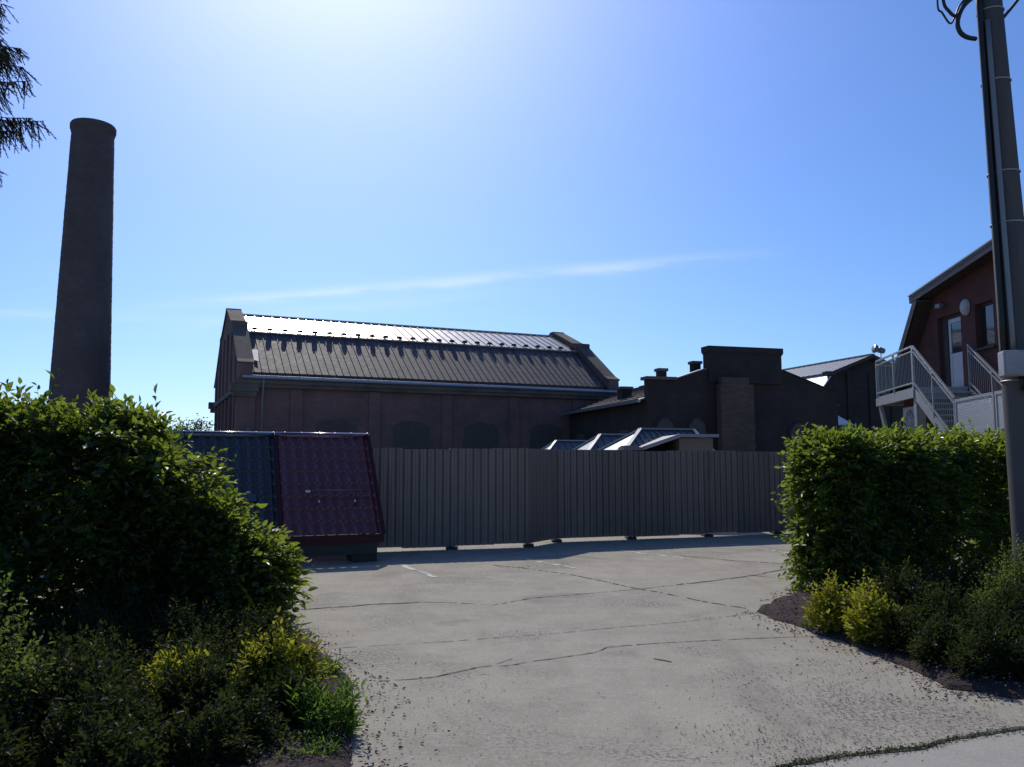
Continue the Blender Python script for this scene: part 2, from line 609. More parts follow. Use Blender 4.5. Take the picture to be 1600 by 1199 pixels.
M = dict(
    concrete=m_concrete(),
    sidewalk=m_plain('sidewalk_concrete', (.33, .305, .262), .9, 0, .12, 5, .5, .3, (.25, .24, .225)),
    ground=m_plain('bare_ground', (.085, .075, .055), .95, 0, .35, 1.2, .6, .2, (.05, .065, .028)),
    soil=m_soil(),
    paint=m_plain('worn_line_paint', (.50, .49, .46), .8, 0, .15, 9, .3, .3, (.33, .31, .27)),
    crack=m_plain('crack_dirt', (.095, .086, .066), .95, 0, .3, 12, .5, .2, (.035, .05, .02)),
    moss=m_leaf('joint_moss', (.035, .05, .018), (.07, .08, .03), (.09, .11, .03), .25, .6),
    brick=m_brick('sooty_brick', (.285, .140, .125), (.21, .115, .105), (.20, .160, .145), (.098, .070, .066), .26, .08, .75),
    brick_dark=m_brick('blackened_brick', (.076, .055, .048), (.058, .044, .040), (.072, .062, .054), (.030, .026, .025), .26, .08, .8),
    brick_pale=m_brick('bare_brick', (.165, .115, .082), (.115, .082, .062), (.14, .115, .09), (.05, .04, .034), .27, .085, .4),
    brick_chimney=m_brick('chimney_brick', (.160, .118, .108), (.125, .097, .092), (.140, .120, .112), (.080, .066, .063), .3, .11, .7),
    stone=m_plain('old_render', (.15, .125, .105), .9, 0, .3, 2.0, .4, .2, (.075, .062, .056)),
    oldroof=m_oldroof(),
    zinc_roof=m_plain('bright_zinc_roof', (.50, .46, .40), .36, .45, .15, 1.2, .08, .6),
    zinc=m_plain('zinc', (.36, .38, .42), .35, .7, .15, 3, .1),
    zinc_dull=m_plain('dull_zinc', (.20, .20, .215), .5, .3, .2, 3, .1),
    fence=m_ribbed('dark_steel_sheet', (.245, .190, .155), (.34, .270, .215), .55, 0, .3, .905),
    iron=m_plain('black_iron', (.025, .025, .027), .5, .2),
    red_tile=m_plain('wine_red_coated_steel', (.125, .025, .027), .27, .0, .12, 3, .02, .5, None, .2),
    dark_tile=m_plain('anthracite_coated_steel', (.026, .022, .021), .27, .0, .12, 3, .02, .5, None, .2),
    red_matt=m_plain('wine_red_board', (.055, .014, .018), .6, 0, .1, 3, .03, .2),
    red_trim=m_plain('wine_red_trim', (.085, .014, .022), .22, .0, .08, 3, .01, .9, None, 1.0),
    dark_trim=m_plain('anthracite_trim', (.025, .027, .032), .22, .0, .08, 3, .01, .9, None, 1.0),
    galv=m_plain('galvanised_steel', (.33, .345, .35), .45, .35, .15, 8, .06, .5),
    perf=m_perforated(),
    plaster_red=m_plain('red_plaster', (.118, .052, .046), .9, 0, .16, 3, .35, .2, (.085, .042, .038)),
    barge=m_plain('dark_barge', (.022, .017, .017), .5, 0, .2, 4, .1, .3),
    dark_wood=m_plain('dark_brown_board', (.040, .026, .020), .6, 0, .2, 4, .1),
    dark_roof=m_plain('slate_grey_roof', (.15, .155, .17), .35, 0, .15, 2, .08, .7),
    grey_roof=m_plain('grey_sheet_roof', (.24, .24, .245), .42, .2, .12, 2, .06, .5),
    pale_roof=m_plain('pale_sheet_roof', (.50, .51, .53), .25, .2, .1, 2, .05, .7),
    pvc=m_plain('white_pvc', (.56, .57, .58), .35, 0, .05, 3, .02),
    muntin=m_plain('grimy_muntin_paint', (.115, .095, .088), .8, 0, .3, 5, .2, .2),
    pvc_old=m_plain('old_white_paint', (.46, .45, .43), .6, 0, .12, 3, .1, .4, (.3, .28, .25)),
    glass=m_glass('dark_glass'),
    dull_glass=m_plain('dusty_glass', (.10, .085, .075), .75, 0, .3, 3, .1, .15),
    beige=m_plain('beige_render', (.24, .20, .16), .9, 0, .12, 3, .3, .3),
    pole=m_ribbed('spun_concrete', (.082, .076, .071), (.135, .124, .112), .7, 0, .3),
    conduit=m_plain('grey_conduit', (.20, .21, .21), .4, .3, .1, 4, .05),
    box=m_plain('grey_box_plastic', (.33, .33, .34), .5, 0, .1, 5, .06, .4, (.22, .21, .20)),
    rubber=m_plain('black_cable', (.012, .012, .014), .5, 0, .1),
    hut_roof=m_plain('slate_blue_sheet', (.065, .068, .078), .42, .1, .12, 4, .05, .7),
    hut_side=m_plain('pale_blue_sheet', (.17, .20, .22), .40, .2, .1, 4, .05, .7),
    white_trim=m_plain('white_trim', (.32, .325, .34), .5, .0, .06, 3, .03),
    blue_sheet=m_plain('blue_grey_sheet', (.20, .25, .33), .3, .1, .1, 3, .04, .6),
    bark=m_plain('bark', (.055, .042, .032), .9, 0, .3, 12, .8, .2),
    twig=m_plain('twig', (.065, .05, .036), .85, 0, .25, 20, .3, .25),
    hornbeam=m_leaf('hornbeam_leaf', (.016, .034, .008), (.036, .066, .015), (.33, .44, .038), .44, .34, .5),
    hornbeam_dark=m_leaf('clipped_hornbeam_leaf', (.018, .040, .010), (.038, .072, .016), (.35, .48, .04), .46, .34, .5),
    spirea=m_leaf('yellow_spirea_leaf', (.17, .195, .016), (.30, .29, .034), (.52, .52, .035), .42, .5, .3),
    spirea_shaded=m_leaf('shade_darkened_spirea_leaf', (.014, .028, .008), (.030, .048, .012), (.07, .10, .017), .34, .55, .2),  # leaf green darkened, shade on the bed shrubs put into the colour
    juniper=m_leaf('shrub_green_leaf', (.055, .10, .02), (.10, .16, .034), (.26, .36, .05), .35, .5, .3),
    weed=m_leaf('weed_leaf', (.05, .11, .015), (.10, .18, .03), (.22, .36, .04), .42, .5, .3),
    litter=m_leaf('leaf_litter', (.075, .046, .044), (.26, .185, .165), (.06, .035, .03), .12, .7, .3),
    debris=m_plain('dark_debris', (.06, .055, .05), .9, 0, .4, 30, .3, .2),
    spruce=m_leaf('spruce_needle', (.016, .032, .016), (.034, .055, .028), (.05, .085, .03), .22, .5, .3),
    treeleaf=m_leaf('far_tree_leaf', (.030, .052, .018), (.065, .09, .030), (.12, .16, .04), .35, .5, .3),
)

# ------------------------------------------------------------------ ground
AL = R(22.0)                                   # the street, hedges and halls share this lean
def sheet(name, pts, mat, label=None):
    b = MB(); b.poly(pts)
    o = b.build(name, mat)
    return tag(o, label, None, None, 'structure')


b = MB(); b.poly([(-900, -300, -.03), (900, -300, -.03), (900, 1500, -.03), (-900, 1500, -.03)])
tag(b.build('ground', M['ground']), kind='structure')
sheet('pavement', [(-40, -6, 0), (34, -6, 0), (34, 37, 0), (-40, 37, 0)], M['concrete'])

joint = [gp(1180, 1215), gp(1240, 1196), gp(1305, 1186), gp(1380, 1176), gp(1440, 1170), gp(1500, 1156), gp(1600, 1141)]
jd = (joint[-1] - joint[0]).normalized()
j_end = joint[-1] + jd * 9
j_beg = joint[0] - jd * 9
pts = [j_beg] + joint + [j_end, Vector((j_end.x + 1.5, j_end.y - 3.2, 0)), Vector((j_beg.x + 1.5, j_beg.y - 3.2, 0))]
sheet('sidewalk', [(p.x, p.y, .004) for p in pts], M['sidewalk'])


def ribbon(name, pxs, wid, mat, z=.0045, jit=.5, step=.10, kind='structure', breaks=0.0, worldpts=False):
    P = [p if worldpts else gp(*p) for p in pxs]
    b = MB()
    line = []
    for a, c in zip(P[:-1], P[1:]):
        n = max(1, int((c - a).length / step))
        for i in range(n):
            line.append(a.lerp(c, i / n))
    line.append(P[-1])
    prev = None
    off = 0
    for i, p in enumerate(line):
        t = (line[min(i + 1, len(line) - 1)] - line[max(i - 1, 0)]).normalized()
        s = Vector((-t.y, t.x, 0))
        off = off * .8 + rnd.gauss(0, .35) * wid * 1.2 * jit
        w = wid * (1 + jit * rnd.uniform(-.8, .8)) / 2
        q = (p + s * (off + w), p + s * (off - w))
        if prev and rnd.random() >= breaks:
            b.poly([(v.x, v.y, z) for v in (prev[0], prev[1], q[1], q[0])])
        prev = q
    return tag(b.build(name, mat), kind=kind)


CR = [
    ([(470, 953), (520, 950), (560, 947), (600, 944), (655, 941)], .035, 0.0),
    ([(655, 941), (720, 943), (770, 946), (830, 935), (930, 927), (1000, 921), (1060, 914)], .016, .12),
    ([(1060, 914), (1100, 910), (1130, 906), (1180, 899), (1250, 885)], .035, .05),
    ([(770, 884), (830, 890), (890, 898), (980, 917), (1060, 932), (1100, 941), (1165, 951)], .026, .2),
    ([(480, 1016), (700, 1003), (900, 987), (1060, 973), (1190, 957)], .010, .12),
    ([(595, 1065), (640, 1062), (680, 1058), (745, 1043), (790, 1041), (840, 1033), (900, 1025), (930, 1020), (948, 1012), (1010, 1007), (1100, 1002), (1270, 994)], .013, .05),
    ([(735, 1045), (770, 1040), (800, 1030)], .008, .1),
    ([(1065, 869), (1110, 873), (1150, 877), (1245, 882)], .03, .1),
    ([(1165, 899), (1200, 902), (1260, 908)], .02, .1),
    ([(770, 886), (820, 887), (830, 885)], .03, .2),
    ([(1020, 1030), (1040, 1033), (1050, 1035)], .02, .1),
]
for pl, w, br in CR:
    ribbon('pavement_crack', pl, w, M['crack'], breaks=br, jit=.7, step=.05)
ribbon('pavement_joint', [joint[0] - jd * 4] + joint + [joint[-1] + jd * 5], .040, M['crack'], z=.0085, jit=.5, step=.06, worldpts=True)

for pl in ([(617, 881), (640, 889), (680, 903)], [(805, 871), (840, 878), (897, 888)], [(935, 857), (1000, 865), (1075, 874)],
           [(1105, 846), (1170, 856), (1245, 866)], [(985, 850), (960, 847)][:0]):
    if pl:
        ribbon('parking_line', pl, .10, M['paint'], jit=.5, step=.05, breaks=.22)

# soil beds on both sides of the drive (gently mounded)
def bed(name, outline, h=.05):
    import mathutils
    cx = sum(p.x for p in outline) / len(outline); cy = sum(p.y for p in outline) / len(outline)
    b = MB()
    rings = [1.0, .985, .93, .8, .55, .25]
    hs_ = [.006, .02, .045, .06, .07, .08]
    ring_pts = []
    dense = []
    for a, c in zip(outline, outline[1:] + outline[:1]):
        n = max(1, int((c - a).length / .18))
        for i in range(n):
            p = a.lerp(c, i / n)
            dense.append(Vector((p.x + rnd.gauss(0, .022), p.y + rnd.gauss(0, .022), 0)))
    for s_, z in zip(rings, hs_):
        ring_pts.append([(cx + (p.x - cx) * s_, cy + (p.y - cy) * s_, z + (rnd.uniform(0, .03) if s_ < .99 else 0)) for p in dense])
    n = len(dense)
    for r0, r1 in zip(ring_pts[:-1], ring_pts[1:]):
        for i in range(n):
            j = (i + 1) % n
            b.poly([r0[i], r0[j], r1[j], r1[i]])
    b.poly(ring_pts[-1])
    return tag(b.build(name, M['soil'], smooth=True), kind='structure')


LB = [gp(452, 980), gp(500, 1015), gp(540, 1055), gp(556, 1090), gp(548, 1130), gp(548, 1199), gp(560, 1290)]
LB += [Vector((-2.6, 2.7, 0)), Vector((-7.5, .8, 0)), Vector((-9.5, 5.6, 0)), Vector((-9.2, 7.2, 0)), Vector((-4, 9.5, 0)), Vector((-2.5, 9.7, 0))]
bed('soil_bed', LB)
RB = [gp(1182, 957), gp(1230, 975), gp(1270, 990), gp(1330, 1008), gp(1380, 1032), gp(1440, 1052), gp(1480, 1078), gp(1530, 1084), gp(1600, 1094)]
RB += [Vector((6.5, 7.3, 0)), Vector((11, 9.2, 0)), Vector((10, 14.2, 0)), Vector((4.2, 11.6, 0)), Vector((3.3, 10.6, 0))]
bed('soil_bed', RB)


def inside(pts, x, y):
    c = False
    for (a, b_) in zip(pts, pts[1:] + pts[:1]):
        if (a.y > y) != (b_.y > y) and x < (b_.x - a.x) * (y - a.y) / (b_.y - a.y) + a.x:
            c = not c
    return c


def scatter_flat(name, P, size, mat, label, cat, tilt=.5, asp=.5, z=.02):
    n = len(P)
    a = rng.uniform(0, 2 * math.pi, n)
    D = np.stack([np.cos(a), np.sin(a), rng.normal(0, tilt * .4, n)], 1)
    N = rng.normal(0, tilt, (n, 3)); N[:, 2] += 1
    L = size * rng.uniform(.5, 1.3, n)
    data = leaf_data(P, D, N, L, L * asp, .25, .25)
    o = link(name, raw_mesh(name, *data), mat)
    return tag(o, label, cat, None, 'stuff')


# leaf litter on the beds, thinning out over the concrete
pts = []
for bd, n, box in ((LB, 6500, (-4.2, -.6, 2.8, 9.4)), (RB, 5200, (2.6, 7.5, 5.9, 11))):
    k = 0
    while k < n:
        x, y = rnd.uniform(box[0], box[1]), rnd.uniform(box[2], box[3])
        if inside(bd, x, y):
            pts.append((x, y, rnd.uniform(.07, .135))); k += 1
for (edge, n, side) in ((LB[:7], 420, 1), (RB[:9], 520, -1)):
    for _ in range(n):
        i = rnd.randrange(len(edge) - 1)
        p = edge[i].lerp(edge[i + 1], rnd.random())
        o = abs(rnd.gauss(0, .16)) * (1 if rnd.random() < .85 else 2.6)
        pts.append((p.x + side * o * .95 + rnd.gauss(0, .05), p.y - o * .3 + rnd.gauss(0, .06), .008 + rnd.random() * .012))
scatter_flat('leaf_litter', np.array(pts), .029, M['litter'], 'dry purple brown fallen leaves and bark mulch on the beds beside the drive', 'leaf litter', .5, .5)
# crumbs and grit over the drive
pts = []
for (px0, px1, py0, py1, n, cl) in ((1120, 1600, 1030, 1160, 1300, 12), (540, 760, 1030, 1199, 180, 5), (700, 1500, 960, 1199, 90, 0), (500, 1250, 880, 1000, 60, 0), (1160, 1320, 1140, 1199, 420, 3)):
    cs = [(rnd.uniform(px0, px1), rnd.uniform(py0, py1)) for _ in range(max(1, cl))]
    for _ in range(n):
        if cl and rnd.random() < .75:
            c = rnd.choice(cs)
            px, py = c[0] + rnd.gauss(0, 70), c[1] + rnd.gauss(0, 17)
        else:
            px, py = rnd.uniform(px0, px1), rnd.uniform(py0, py1)
        py = max(py, 870)
        p = gp(px, py)
        if not inside(RB, p.x, p.y) and not inside(LB, p.x, p.y):
            pts.append((p.x, p.y, .006 + rnd.random() * .002))
scatter_flat('debris', np.array(pts), .0135, M['debris'], 'dark crumbs of leaf and grit scattered over the concrete drive', 'debris', .10, .6)
# moss and grass in the sidewalk joint
pts = []
for i in range(1300):
    k = rnd.randrange(len(joint) - 1)
    p = joint[k].lerp(joint[k + 1], rnd.random())
    pts.append((p.x + rnd.gauss(0, .02), p.y + rnd.gauss(0, .028), .008))
pts = np.array(pts)
n = len(pts)
D = rng.normal(0, .7, (n, 3)); D[:, 2] = rng.uniform(.1, .8, n)
o = link('moss', raw_mesh('moss', *leaf_data(pts, D, rng.normal(0, 1, (n, 3)), rng.uniform(.010, .024, n), rng.uniform(.005, .009, n))), M['moss'])
tag(o, 'low moss and grass along the joint of the sidewalk', 'moss', None, 'stuff')


# ------------------------------------------------------------------ main hall
def ribs_on(b, p00, p10, p01, n, w=.03, h=.035, first=0.0):
    """raised seams on a sloping panel: p00->p10 along the eave, p00->p01 up the slope"""
    p00, p10, p01 = Vector(p00), Vector(p10), Vector(p01)
    nn = (p10 - p00).cross(p01 - p00).normalized()
    if nn.z < 0: nn = -nn
    for i in range(n + 1):
        a = p00.lerp(p10, i / n)
        b.bar(a + nn * h / 2, a + (p01 - p00) + nn * h / 2, w, h, up=nn)


def slab(b, quad, th):
    q = [Vector(p) for p in quad]
    nn = (q[1] - q[0]).cross(q[2] - q[0]).normalized()
    if nn.z > 0: nn = -nn
    b.prism(q, nn * th)


def arched(b, x0, x1, z0, z1, rise, y0, y1, seg=8):
    """filled arch outline extruded from y0 to y1"""
    pts = [(x0, y0, z0), (x1, y0, z0)]
    for i in range(seg + 1):
        t = i / seg
        x = x1 + (x0 - x1) * t
        pts.append((x, y0, z1 - rise + rise * math.sin(math.pi * t) ** .8 if 0 < t < 1 else z1 - rise))
    b.prism(pts, (0, y1 - y0, 0))


def hall_window(parent, x, w, z0, z1, lit=False):
    f = MB()
    arched(f, x - w / 2 - .08, x + w / 2 + .08, z0 - .06, z1 + .08, .32, -.02, .05)
    fr = f.build('window', M['stone'], parent)
    g = MB()
    arched(g, x - w / 2, x + w / 2, z0, z1, .3, -.035, -.022)
    g.build('pane', M['dull_glass'], fr)
    m = MB()
    for k in range(1, 4):
        xx = x - w / 2 + w * k / 4
        m.box(xx - .025, xx + .025, -.065, -.038, z0, z1 - .12)
    for k in range(1, 5):
        zz = z0 + (z1 - .35 - z0) * k / 4
        m.box(x - w / 2, x + w / 2, -.060, -.040, zz - .02, zz + .02)
    m.build('muntin', M['muntin'], fr)
    s = MB(); s.box(x - w / 2 - .15, x + w / 2 + .15, -.14, .02, z0 - .2, z0 - .065)
    s.build('sill', M['stone'], fr)
    return fr


HL, HW = 21.15, 14.0
hall = thing('brick_hall', 'long dark brick industrial hall with gambrel metal roof and raised gable parapets', 'industrial hall', (-13.24, 40.0, 0), R(24))
w = MB()
w.box(0.05, HL - .05, 0, HW, 0, 5.55)
w.box(-.12, .75, -.12, .4, 0, 5.45)                 # corner piers
w.box(HL - .7, HL + .1, -.12, .4, 0, 5.45)
for k in range(5):
    w.box(2.75 + k * 3.95 - .3, 2.75 + k * 3.95 + .3, -.10, .1, 0, 5.4)
w.build('wall', M['brick'], hall)
c = MB()
c.box(-.2, HL + .2, -.26, .06, 5.42, 5.60)
c.box(-.25, HL + .25, -.36, .02, 5.60, 5.78)
c.build('cornice', M['stone'], hall)
# roof profile (y, z)
E0, BK, RG = (-.05, 6.18), (3.62, 8.68), (7.0, 10.12)
low = MB()
slab(low, [(.55, E0[0], E0[1]), (HL - .55, E0[0], E0[1]), (HL - .55, BK[0], BK[1]), (.55, BK[0], BK[1])], .10)
slab(low, [(.55, HW - E0[0], E0[1]), (HL - .55, HW - E0[0], E0[1]), (HL - .55, HW - BK[0], BK[1]), (.55, HW - BK[0], BK[1])], .10)
ribs_on(low, (.7, E0[0], E0[1]), (HL - .7, E0[0], E0[1]), (.7, BK[0], BK[1]), 54, .035, .03)
low.build('lower_roof_slope', M['oldroof'], hall)
up = MB()
slab(up, [(.55, BK[0] - .12, BK[1] + .06), (HL - .55, BK[0] - .12, BK[1] + .06), (HL - .55, RG[0], RG[1] + .06), (.55, RG[0], RG[1] + .06)], .08)
slab(up, [(.55, HW - BK[0] + .12, BK[1] + .06), (HL - .55, HW - BK[0] + .12, BK[1] + .06), (HL - .55, RG[0], RG[1] + .06), (.55, RG[0], RG[1] + .06)], .08)
ribs_on(up, (.9, BK[0] - .12, BK[1] + .06), (HL - .9, BK[0] - .12, BK[1] + .06), (.9, RG[0], RG[1] + .06), 40, .04, .045)
up.bar((.55, RG[0], RG[1] + .08), (HL - .55, RG[0], RG[1] + .08), .3, .06)
up.build('upper_roof_slope', M['zinc_roof'], hall)
fb = MB(); fb.box(.3, HL - .3, -.02, .25, 5.79, 6.15)
fb.build('fascia_board', M['dark_wood'], hall)
gt = MB()
gt.tube([(.1, -.42, 5.90), (HL - .1, -.42, 5.88)], .095, 10)
for k in range(18):
    gt.box(.5 + k * 1.15, .53 + k * 1.15, -.53, -.02, 5.98, 6.0)
gt.build('gutter', M['zinc'], hall, smooth=False)
dp = MB()
dp.tube([(1.1, -.42, 5.85), (1.1, -.40, 5.6), (1.1, -.20, 5.25), (1.1, -.20, 0)], .055, 8)
dp.build('downpipe', M['zinc_dull'], hall, smooth=True)
for k in range(4):
    hall_window(hall, 4.75 + k * 3.95, 2.0, 1.5, 3.95)


def parapet(x0, x1, nm):
    prof = [(-.32, 5.6), (-.32, 6.55), (.15, 6.75), (BK[0] - .35, 8.86), (BK[0] - .35, 9.12), (BK[0] + .45, 9.24), (RG[0] - .2, 10.34)]
    pts = prof + [(HW - y, z) for y, z in reversed(prof)]
    b = MB(); b.prism([(x0, y, z) for y, z in pts], (x1 - x0, 0, 0))
    p = b.build(nm, M['brick'], hall)
    cpts = MB()
    for (a, d) in zip(prof[1:-1], prof[2:]):
        for mir in (0, 1):
            A = (HW - a[0], a[1]) if mir else a
            B = (HW - d[0], d[1]) if mir else d
            cpts.bar(((x0 + x1) / 2, A[0], A[1] + .045), ((x0 + x1) / 2, B[0], B[1] + .045), x1 - x0 + .16, .09, up=(0, 0, 1) if abs(A[0] - B[0]) > .01 else (0, 1, 0))
    cpts.box(x0 - .09, x1 + .09, RG[0] - .25, RG[0] + .25, 10.35, 10.46)
    cpts.build('coping', M['stone'], p)
    return p


parapet(-.05, .58, 'gable_parapet')
parapet(HL - .58, HL + .05, 'gable_parapet')
# corner consoles, gable lesenes and gable string course
cb_ = MB()
for y in (-.3, HW - .35):
    cb_.box(-.42, .9, y, y + .65, 5.2, 5.6)
    cb_.box(-.30, .8, y + .05, y + .6, 4.95, 5.2)
cb_.box(-.16, -.05, .35, HW - .35, 5.25, 5.5)
cb_.build('corner_console', M['stone'], hall)
ls = MB()
for k in range(6):
    y = 1.2 + k * 2.25
    ls.box(-.13, .04, y, y + .45, 0, 5.2)
    ls.box(-.13, -.04, y, y + .45, 5.55, 6.2 + 2.6 * min(1, (7 - abs(y + .2 - 7)) / 4.0))
ls.build('pilaster', M['brick'], hall)
# snow stops standing along the roof break
kb = None
for k in range(25):
    x = 1.05 + k * (HL - 2.0) / 24
    if kb is None:
        b = MB()
        b.box(-.022, .022, -.03, .03, 0, .13)
        b.box(-.14, .14, -.06, .07, .13, .23)
        b.box(-.09, .09, -.08, .09, .23, .26)
        kb = b.build('snow_stop', M['iron'], hall)
        o = kb
    else:
        o = kb.copy(); COL.objects.link(o); o.parent = hall
    o.location = (x, BK[0] - .06, BK[1] + .02)
# torn sheet at the left end of the lower slope
b = MB(); slab(b, [(.62, .9, 6.92), (.98, .7, 6.80), (1.02, 1.7, 7.52), (.62, 1.75, 7.52)], .02)
b.build('loose_sheet', M['zinc_dull'], hall)
b = MB()
b.tube([(.45, -.12, 3.05), (.42, -.5, 3.35), (.40, -.7, 3.45), (.40, -.82, 3.3)], .03, 6)
b.tube([(.40, -.82, 3.34), (.40, -.86, 3.16)], [.05, .16], 10)
b.build('wall_lamp', M['zinc_dull'], hall, smooth=True)

# ------------------------------------------------------------------ gable workshop
AW, AD, APK = 9.8, 10.6, 4.9
ws = thing('brick_workshop', 'low blackened brick workshop with a gable end carrying a broad flat topped block', 'workshop', (6.09, 36.8, 0), R(15.5))
def gz(u): return 5.06 + .335 * (APK - abs(u - APK))
b = MB()
b.prism([(0, .25, 0), (AW, .25, 0), (AW, .25, 4.55), (APK, .25, 6.1), (0, .25, 4.55)], (0, AD - .25, 0))
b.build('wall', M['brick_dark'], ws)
b = MB()
b.prism([(0, 0, 0), (AW, 0, 0), (AW, 0, 5.06), (AW - .6, 0, 5.06), (AW - .6, 0, gz(AW - .6)), (APK, 0, gz(APK)), (1.25, 0, gz(1.25)), (1.25, 0, 5.45), (-.02, 0, 5.45), (-.02, 0, 4.9)], (0, .42, 0))
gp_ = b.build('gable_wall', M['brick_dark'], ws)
c = MB()
c.box(-.14, 1.36, -.12, .55, 5.46, 5.60)
c.build('coping', M['stone'], gp_)
for ua, ub in ((1.3, 2.75), (6.85, 9.3)):
    c = MB(); c.bar((ua, .2, gz(ua) + .03), (ub, .2, gz(ub) + .03), .5, .05)
    c.build('coping', M['brick_dark'] if ua > 5 else M['zinc_dull'], gp_)
r = MB()
slab(r, [(-.35, .3, 4.56), (-.35, AD, 4.56), (APK, AD, 6.36), (APK, .3, 6.36)], .08)
slab(r, [(AW + .35, .3, 4.56), (AW + .35, AD, 4.56), (APK, AD, 6.36), (APK, .3, 6.36)], .08)
for i in range(13):
    u = -.3 + 5.0 * i / 12
    r.bar((u, .5, 4.60 + (u + .35) * .343), (u, AD - .1, 4.60 + (u + .35) * .343), .06, .04)
r.build('roof', M['oldroof'], ws)
e = MB(); e.box(-.50, -.36, .1, AD, 4.44, 4.56)
e.build('gutter', M['zinc'], ws)
b = MB()
b.box(2.98, 6.74, -.12, .46, 5.4, 6.74)
b.box(2.95, 6.78, -.15, .49, 6.74, 6.82)
b.box(2.92, 6.81, -.18, .52, 6.82, 7.08)
b.build('parapet_block', M['brick_dark'], ws)
b = MB()
b.box(3.30, 4.95, -.55, -.125, 0, 5.30)
b.box(3.42, 4.80, -.46, -.125, 5.30, 5.62)
for k in range(26):
    z = rnd.uniform(1.6, 5.2)
    x = rnd.choice((3.30, 4.95))
    b.box(x - rnd.uniform(.02, .06), x + rnd.uniform(.02, .06), -.57 + rnd.uniform(0, .02), -.2, z, z + .08)
b.build('buttress', M['brick_pale'], ws)


def small_chimney(x, y, z0, z1, s):
    b = MB()
    b.box(x - s / 2, x + s / 2, y - s / 2, y + s / 2, z0, z1 - .14)
    o = b.build('roof_chimney', M['brick_dark'], ws)
    c = MB()
    c.box(x - s / 2 - .06, x + s / 2 + .06, y - s / 2 - .06, y + s / 2 + .06, z1 - .13, z1)
    c.build('cap', M['stone'], o)


small_chimney(.78, .30, 5.61, 6.00, .36)
small_chimney(3.02, 1.3, 5.4, 6.52, .38)
small_chimney(.95, 4.9, 4.7, 5.58, .56)
def arch_win(parent, x, y, w, z0, z1, name='window'):
    f = MB(); arched(f, x - w / 2 - .1, x + w / 2 + .1, z0 - .1, z1 + .1, w * .5, y - .05, y + .03, 10)
    fr = f.build(name, M['brick_dark'], parent)
    g = MB(); arched(g, x - w / 2, x + w / 2, z0, z1, w * .46, y - .075, y - .052, 10)
    g.build('pane', M['dull_glass'], fr)
arch_win(ws, .75, 0, .8, 2.2, 3.75)
arch_win(ws, 2.35, 0, .8, 2.2, 3.75)
arch_win(ws, 7.6, 0, .9, 2.2, 3.6)
for k in range(3):
    y = 2.2 + k * 3.0
    sw = MB(); sw.box(-.04, .04, y, y + 1.1, 2.1, 3.3)
    wo_ = sw.build('window', M['dull_glass'], ws)
    sw = MB(); sw.box(-.07, .05, y - .1, y + 1.2, 2.0, 2.08)
    sw.build('sill', M['stone'], wo_)

# ------------------------------------------------------------------ warehouse farther right
wh = thing('warehouse', 'dark warehouse at the right rear with pale sheet roof and horn on its gable', 'warehouse', (21.7, 50.0, 0), R(17.8))
prof = [(-3.42, 6.2), (-2.95, 7.12), (0, 8.22), (2.95, 7.12), (3.42, 6.2)]
b = MB()
b.prism([(-3.2, 0, 0), (3.2, 0, 0), (3.2, 0, 6.2), (2.85, 0, 7.0), (0, 0, 8.05), (-2.85, 0, 7.0), (-3.2, 0, 6.2)], (0, 8.3, 0))
for u in (-1.6, 0.0, 1.6):
    b.box(u - .12, u + .12, -.10, .02, 0, 7.2)
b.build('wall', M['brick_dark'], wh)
r = MB(); l2 = MB()
for s_ in (-1, 1):
    slab(r, [(s_ * 3.0, -.35, 7.12), (s_ * 3.0, 8.5, 7.12), (0, 8.5, 8.28), (0, -.35, 8.28)], .1)
    slab(l2, [(s_ * 4.1, -.2, 5.6), (s_ * 4.1, 8.5, 5.6), (s_ * 2.93, 8.5, 7.02), (s_ * 2.93, -.2, 7.02)], .08)
ribs_on(r, (-3.0, -.3, 7.12), (-3.0, 8.45, 7.12), (0, -.3, 8.28), 16, .03, .02)
r.bar((0, -.35, 8.3), (0, 8.5, 8.3), .3, .08)
r.build('upper_roof_slope', M['grey_roof'], wh)
l2.build('lower_roof_slope', M['pale_roof'], wh)
bb = MB()
bb.bar((-3.05, -.38, 7.05), (0, -.38, 8.2), .06, .2); bb.bar((3.05, -.38, 7.05), (0, -.38, 8.2), .06, .2)
bb.box(-3.35, -2.75, -.42, .1, 6.92, 7.16)
bb.build('barge_board', M['dark_wood'], wh)
b = MB()
b.tube([(.75, -.2, 7.6), (.75, -.2, 8.5)], .03, 6)
b.tube([(.62, -.2, 8.62), (.45, -.2, 8.66), (.3, -.2, 8.68)], [.10, .20, .28], 12)
b.tube([(.62, -.2, 8.62), (.95, -.2, 8.56)], [.19, .17], 12)
b.build('alarm_horn', M['conduit'], wh, smooth=True)

lt = thing('lean_to_shed', 'small lean-to shed with blue grey sheet roof against the dark warehouse wall', 'shed', (17.15, 43.6, .35), R(17.8))
b = MB(); b.box(-.55, .75, 0, 2.0, -.35, 3.3)
b.build('wall', M['brick_dark'], lt)
b = MB(); b.prism([(-.62, -.15, 3.35), (.95, -.15, 3.35), (.35, 1.9, 4.55), (-.62, 1.9, 4.55)], (0, .02, .06))
b.build('roof', M['blue_sheet'], lt)

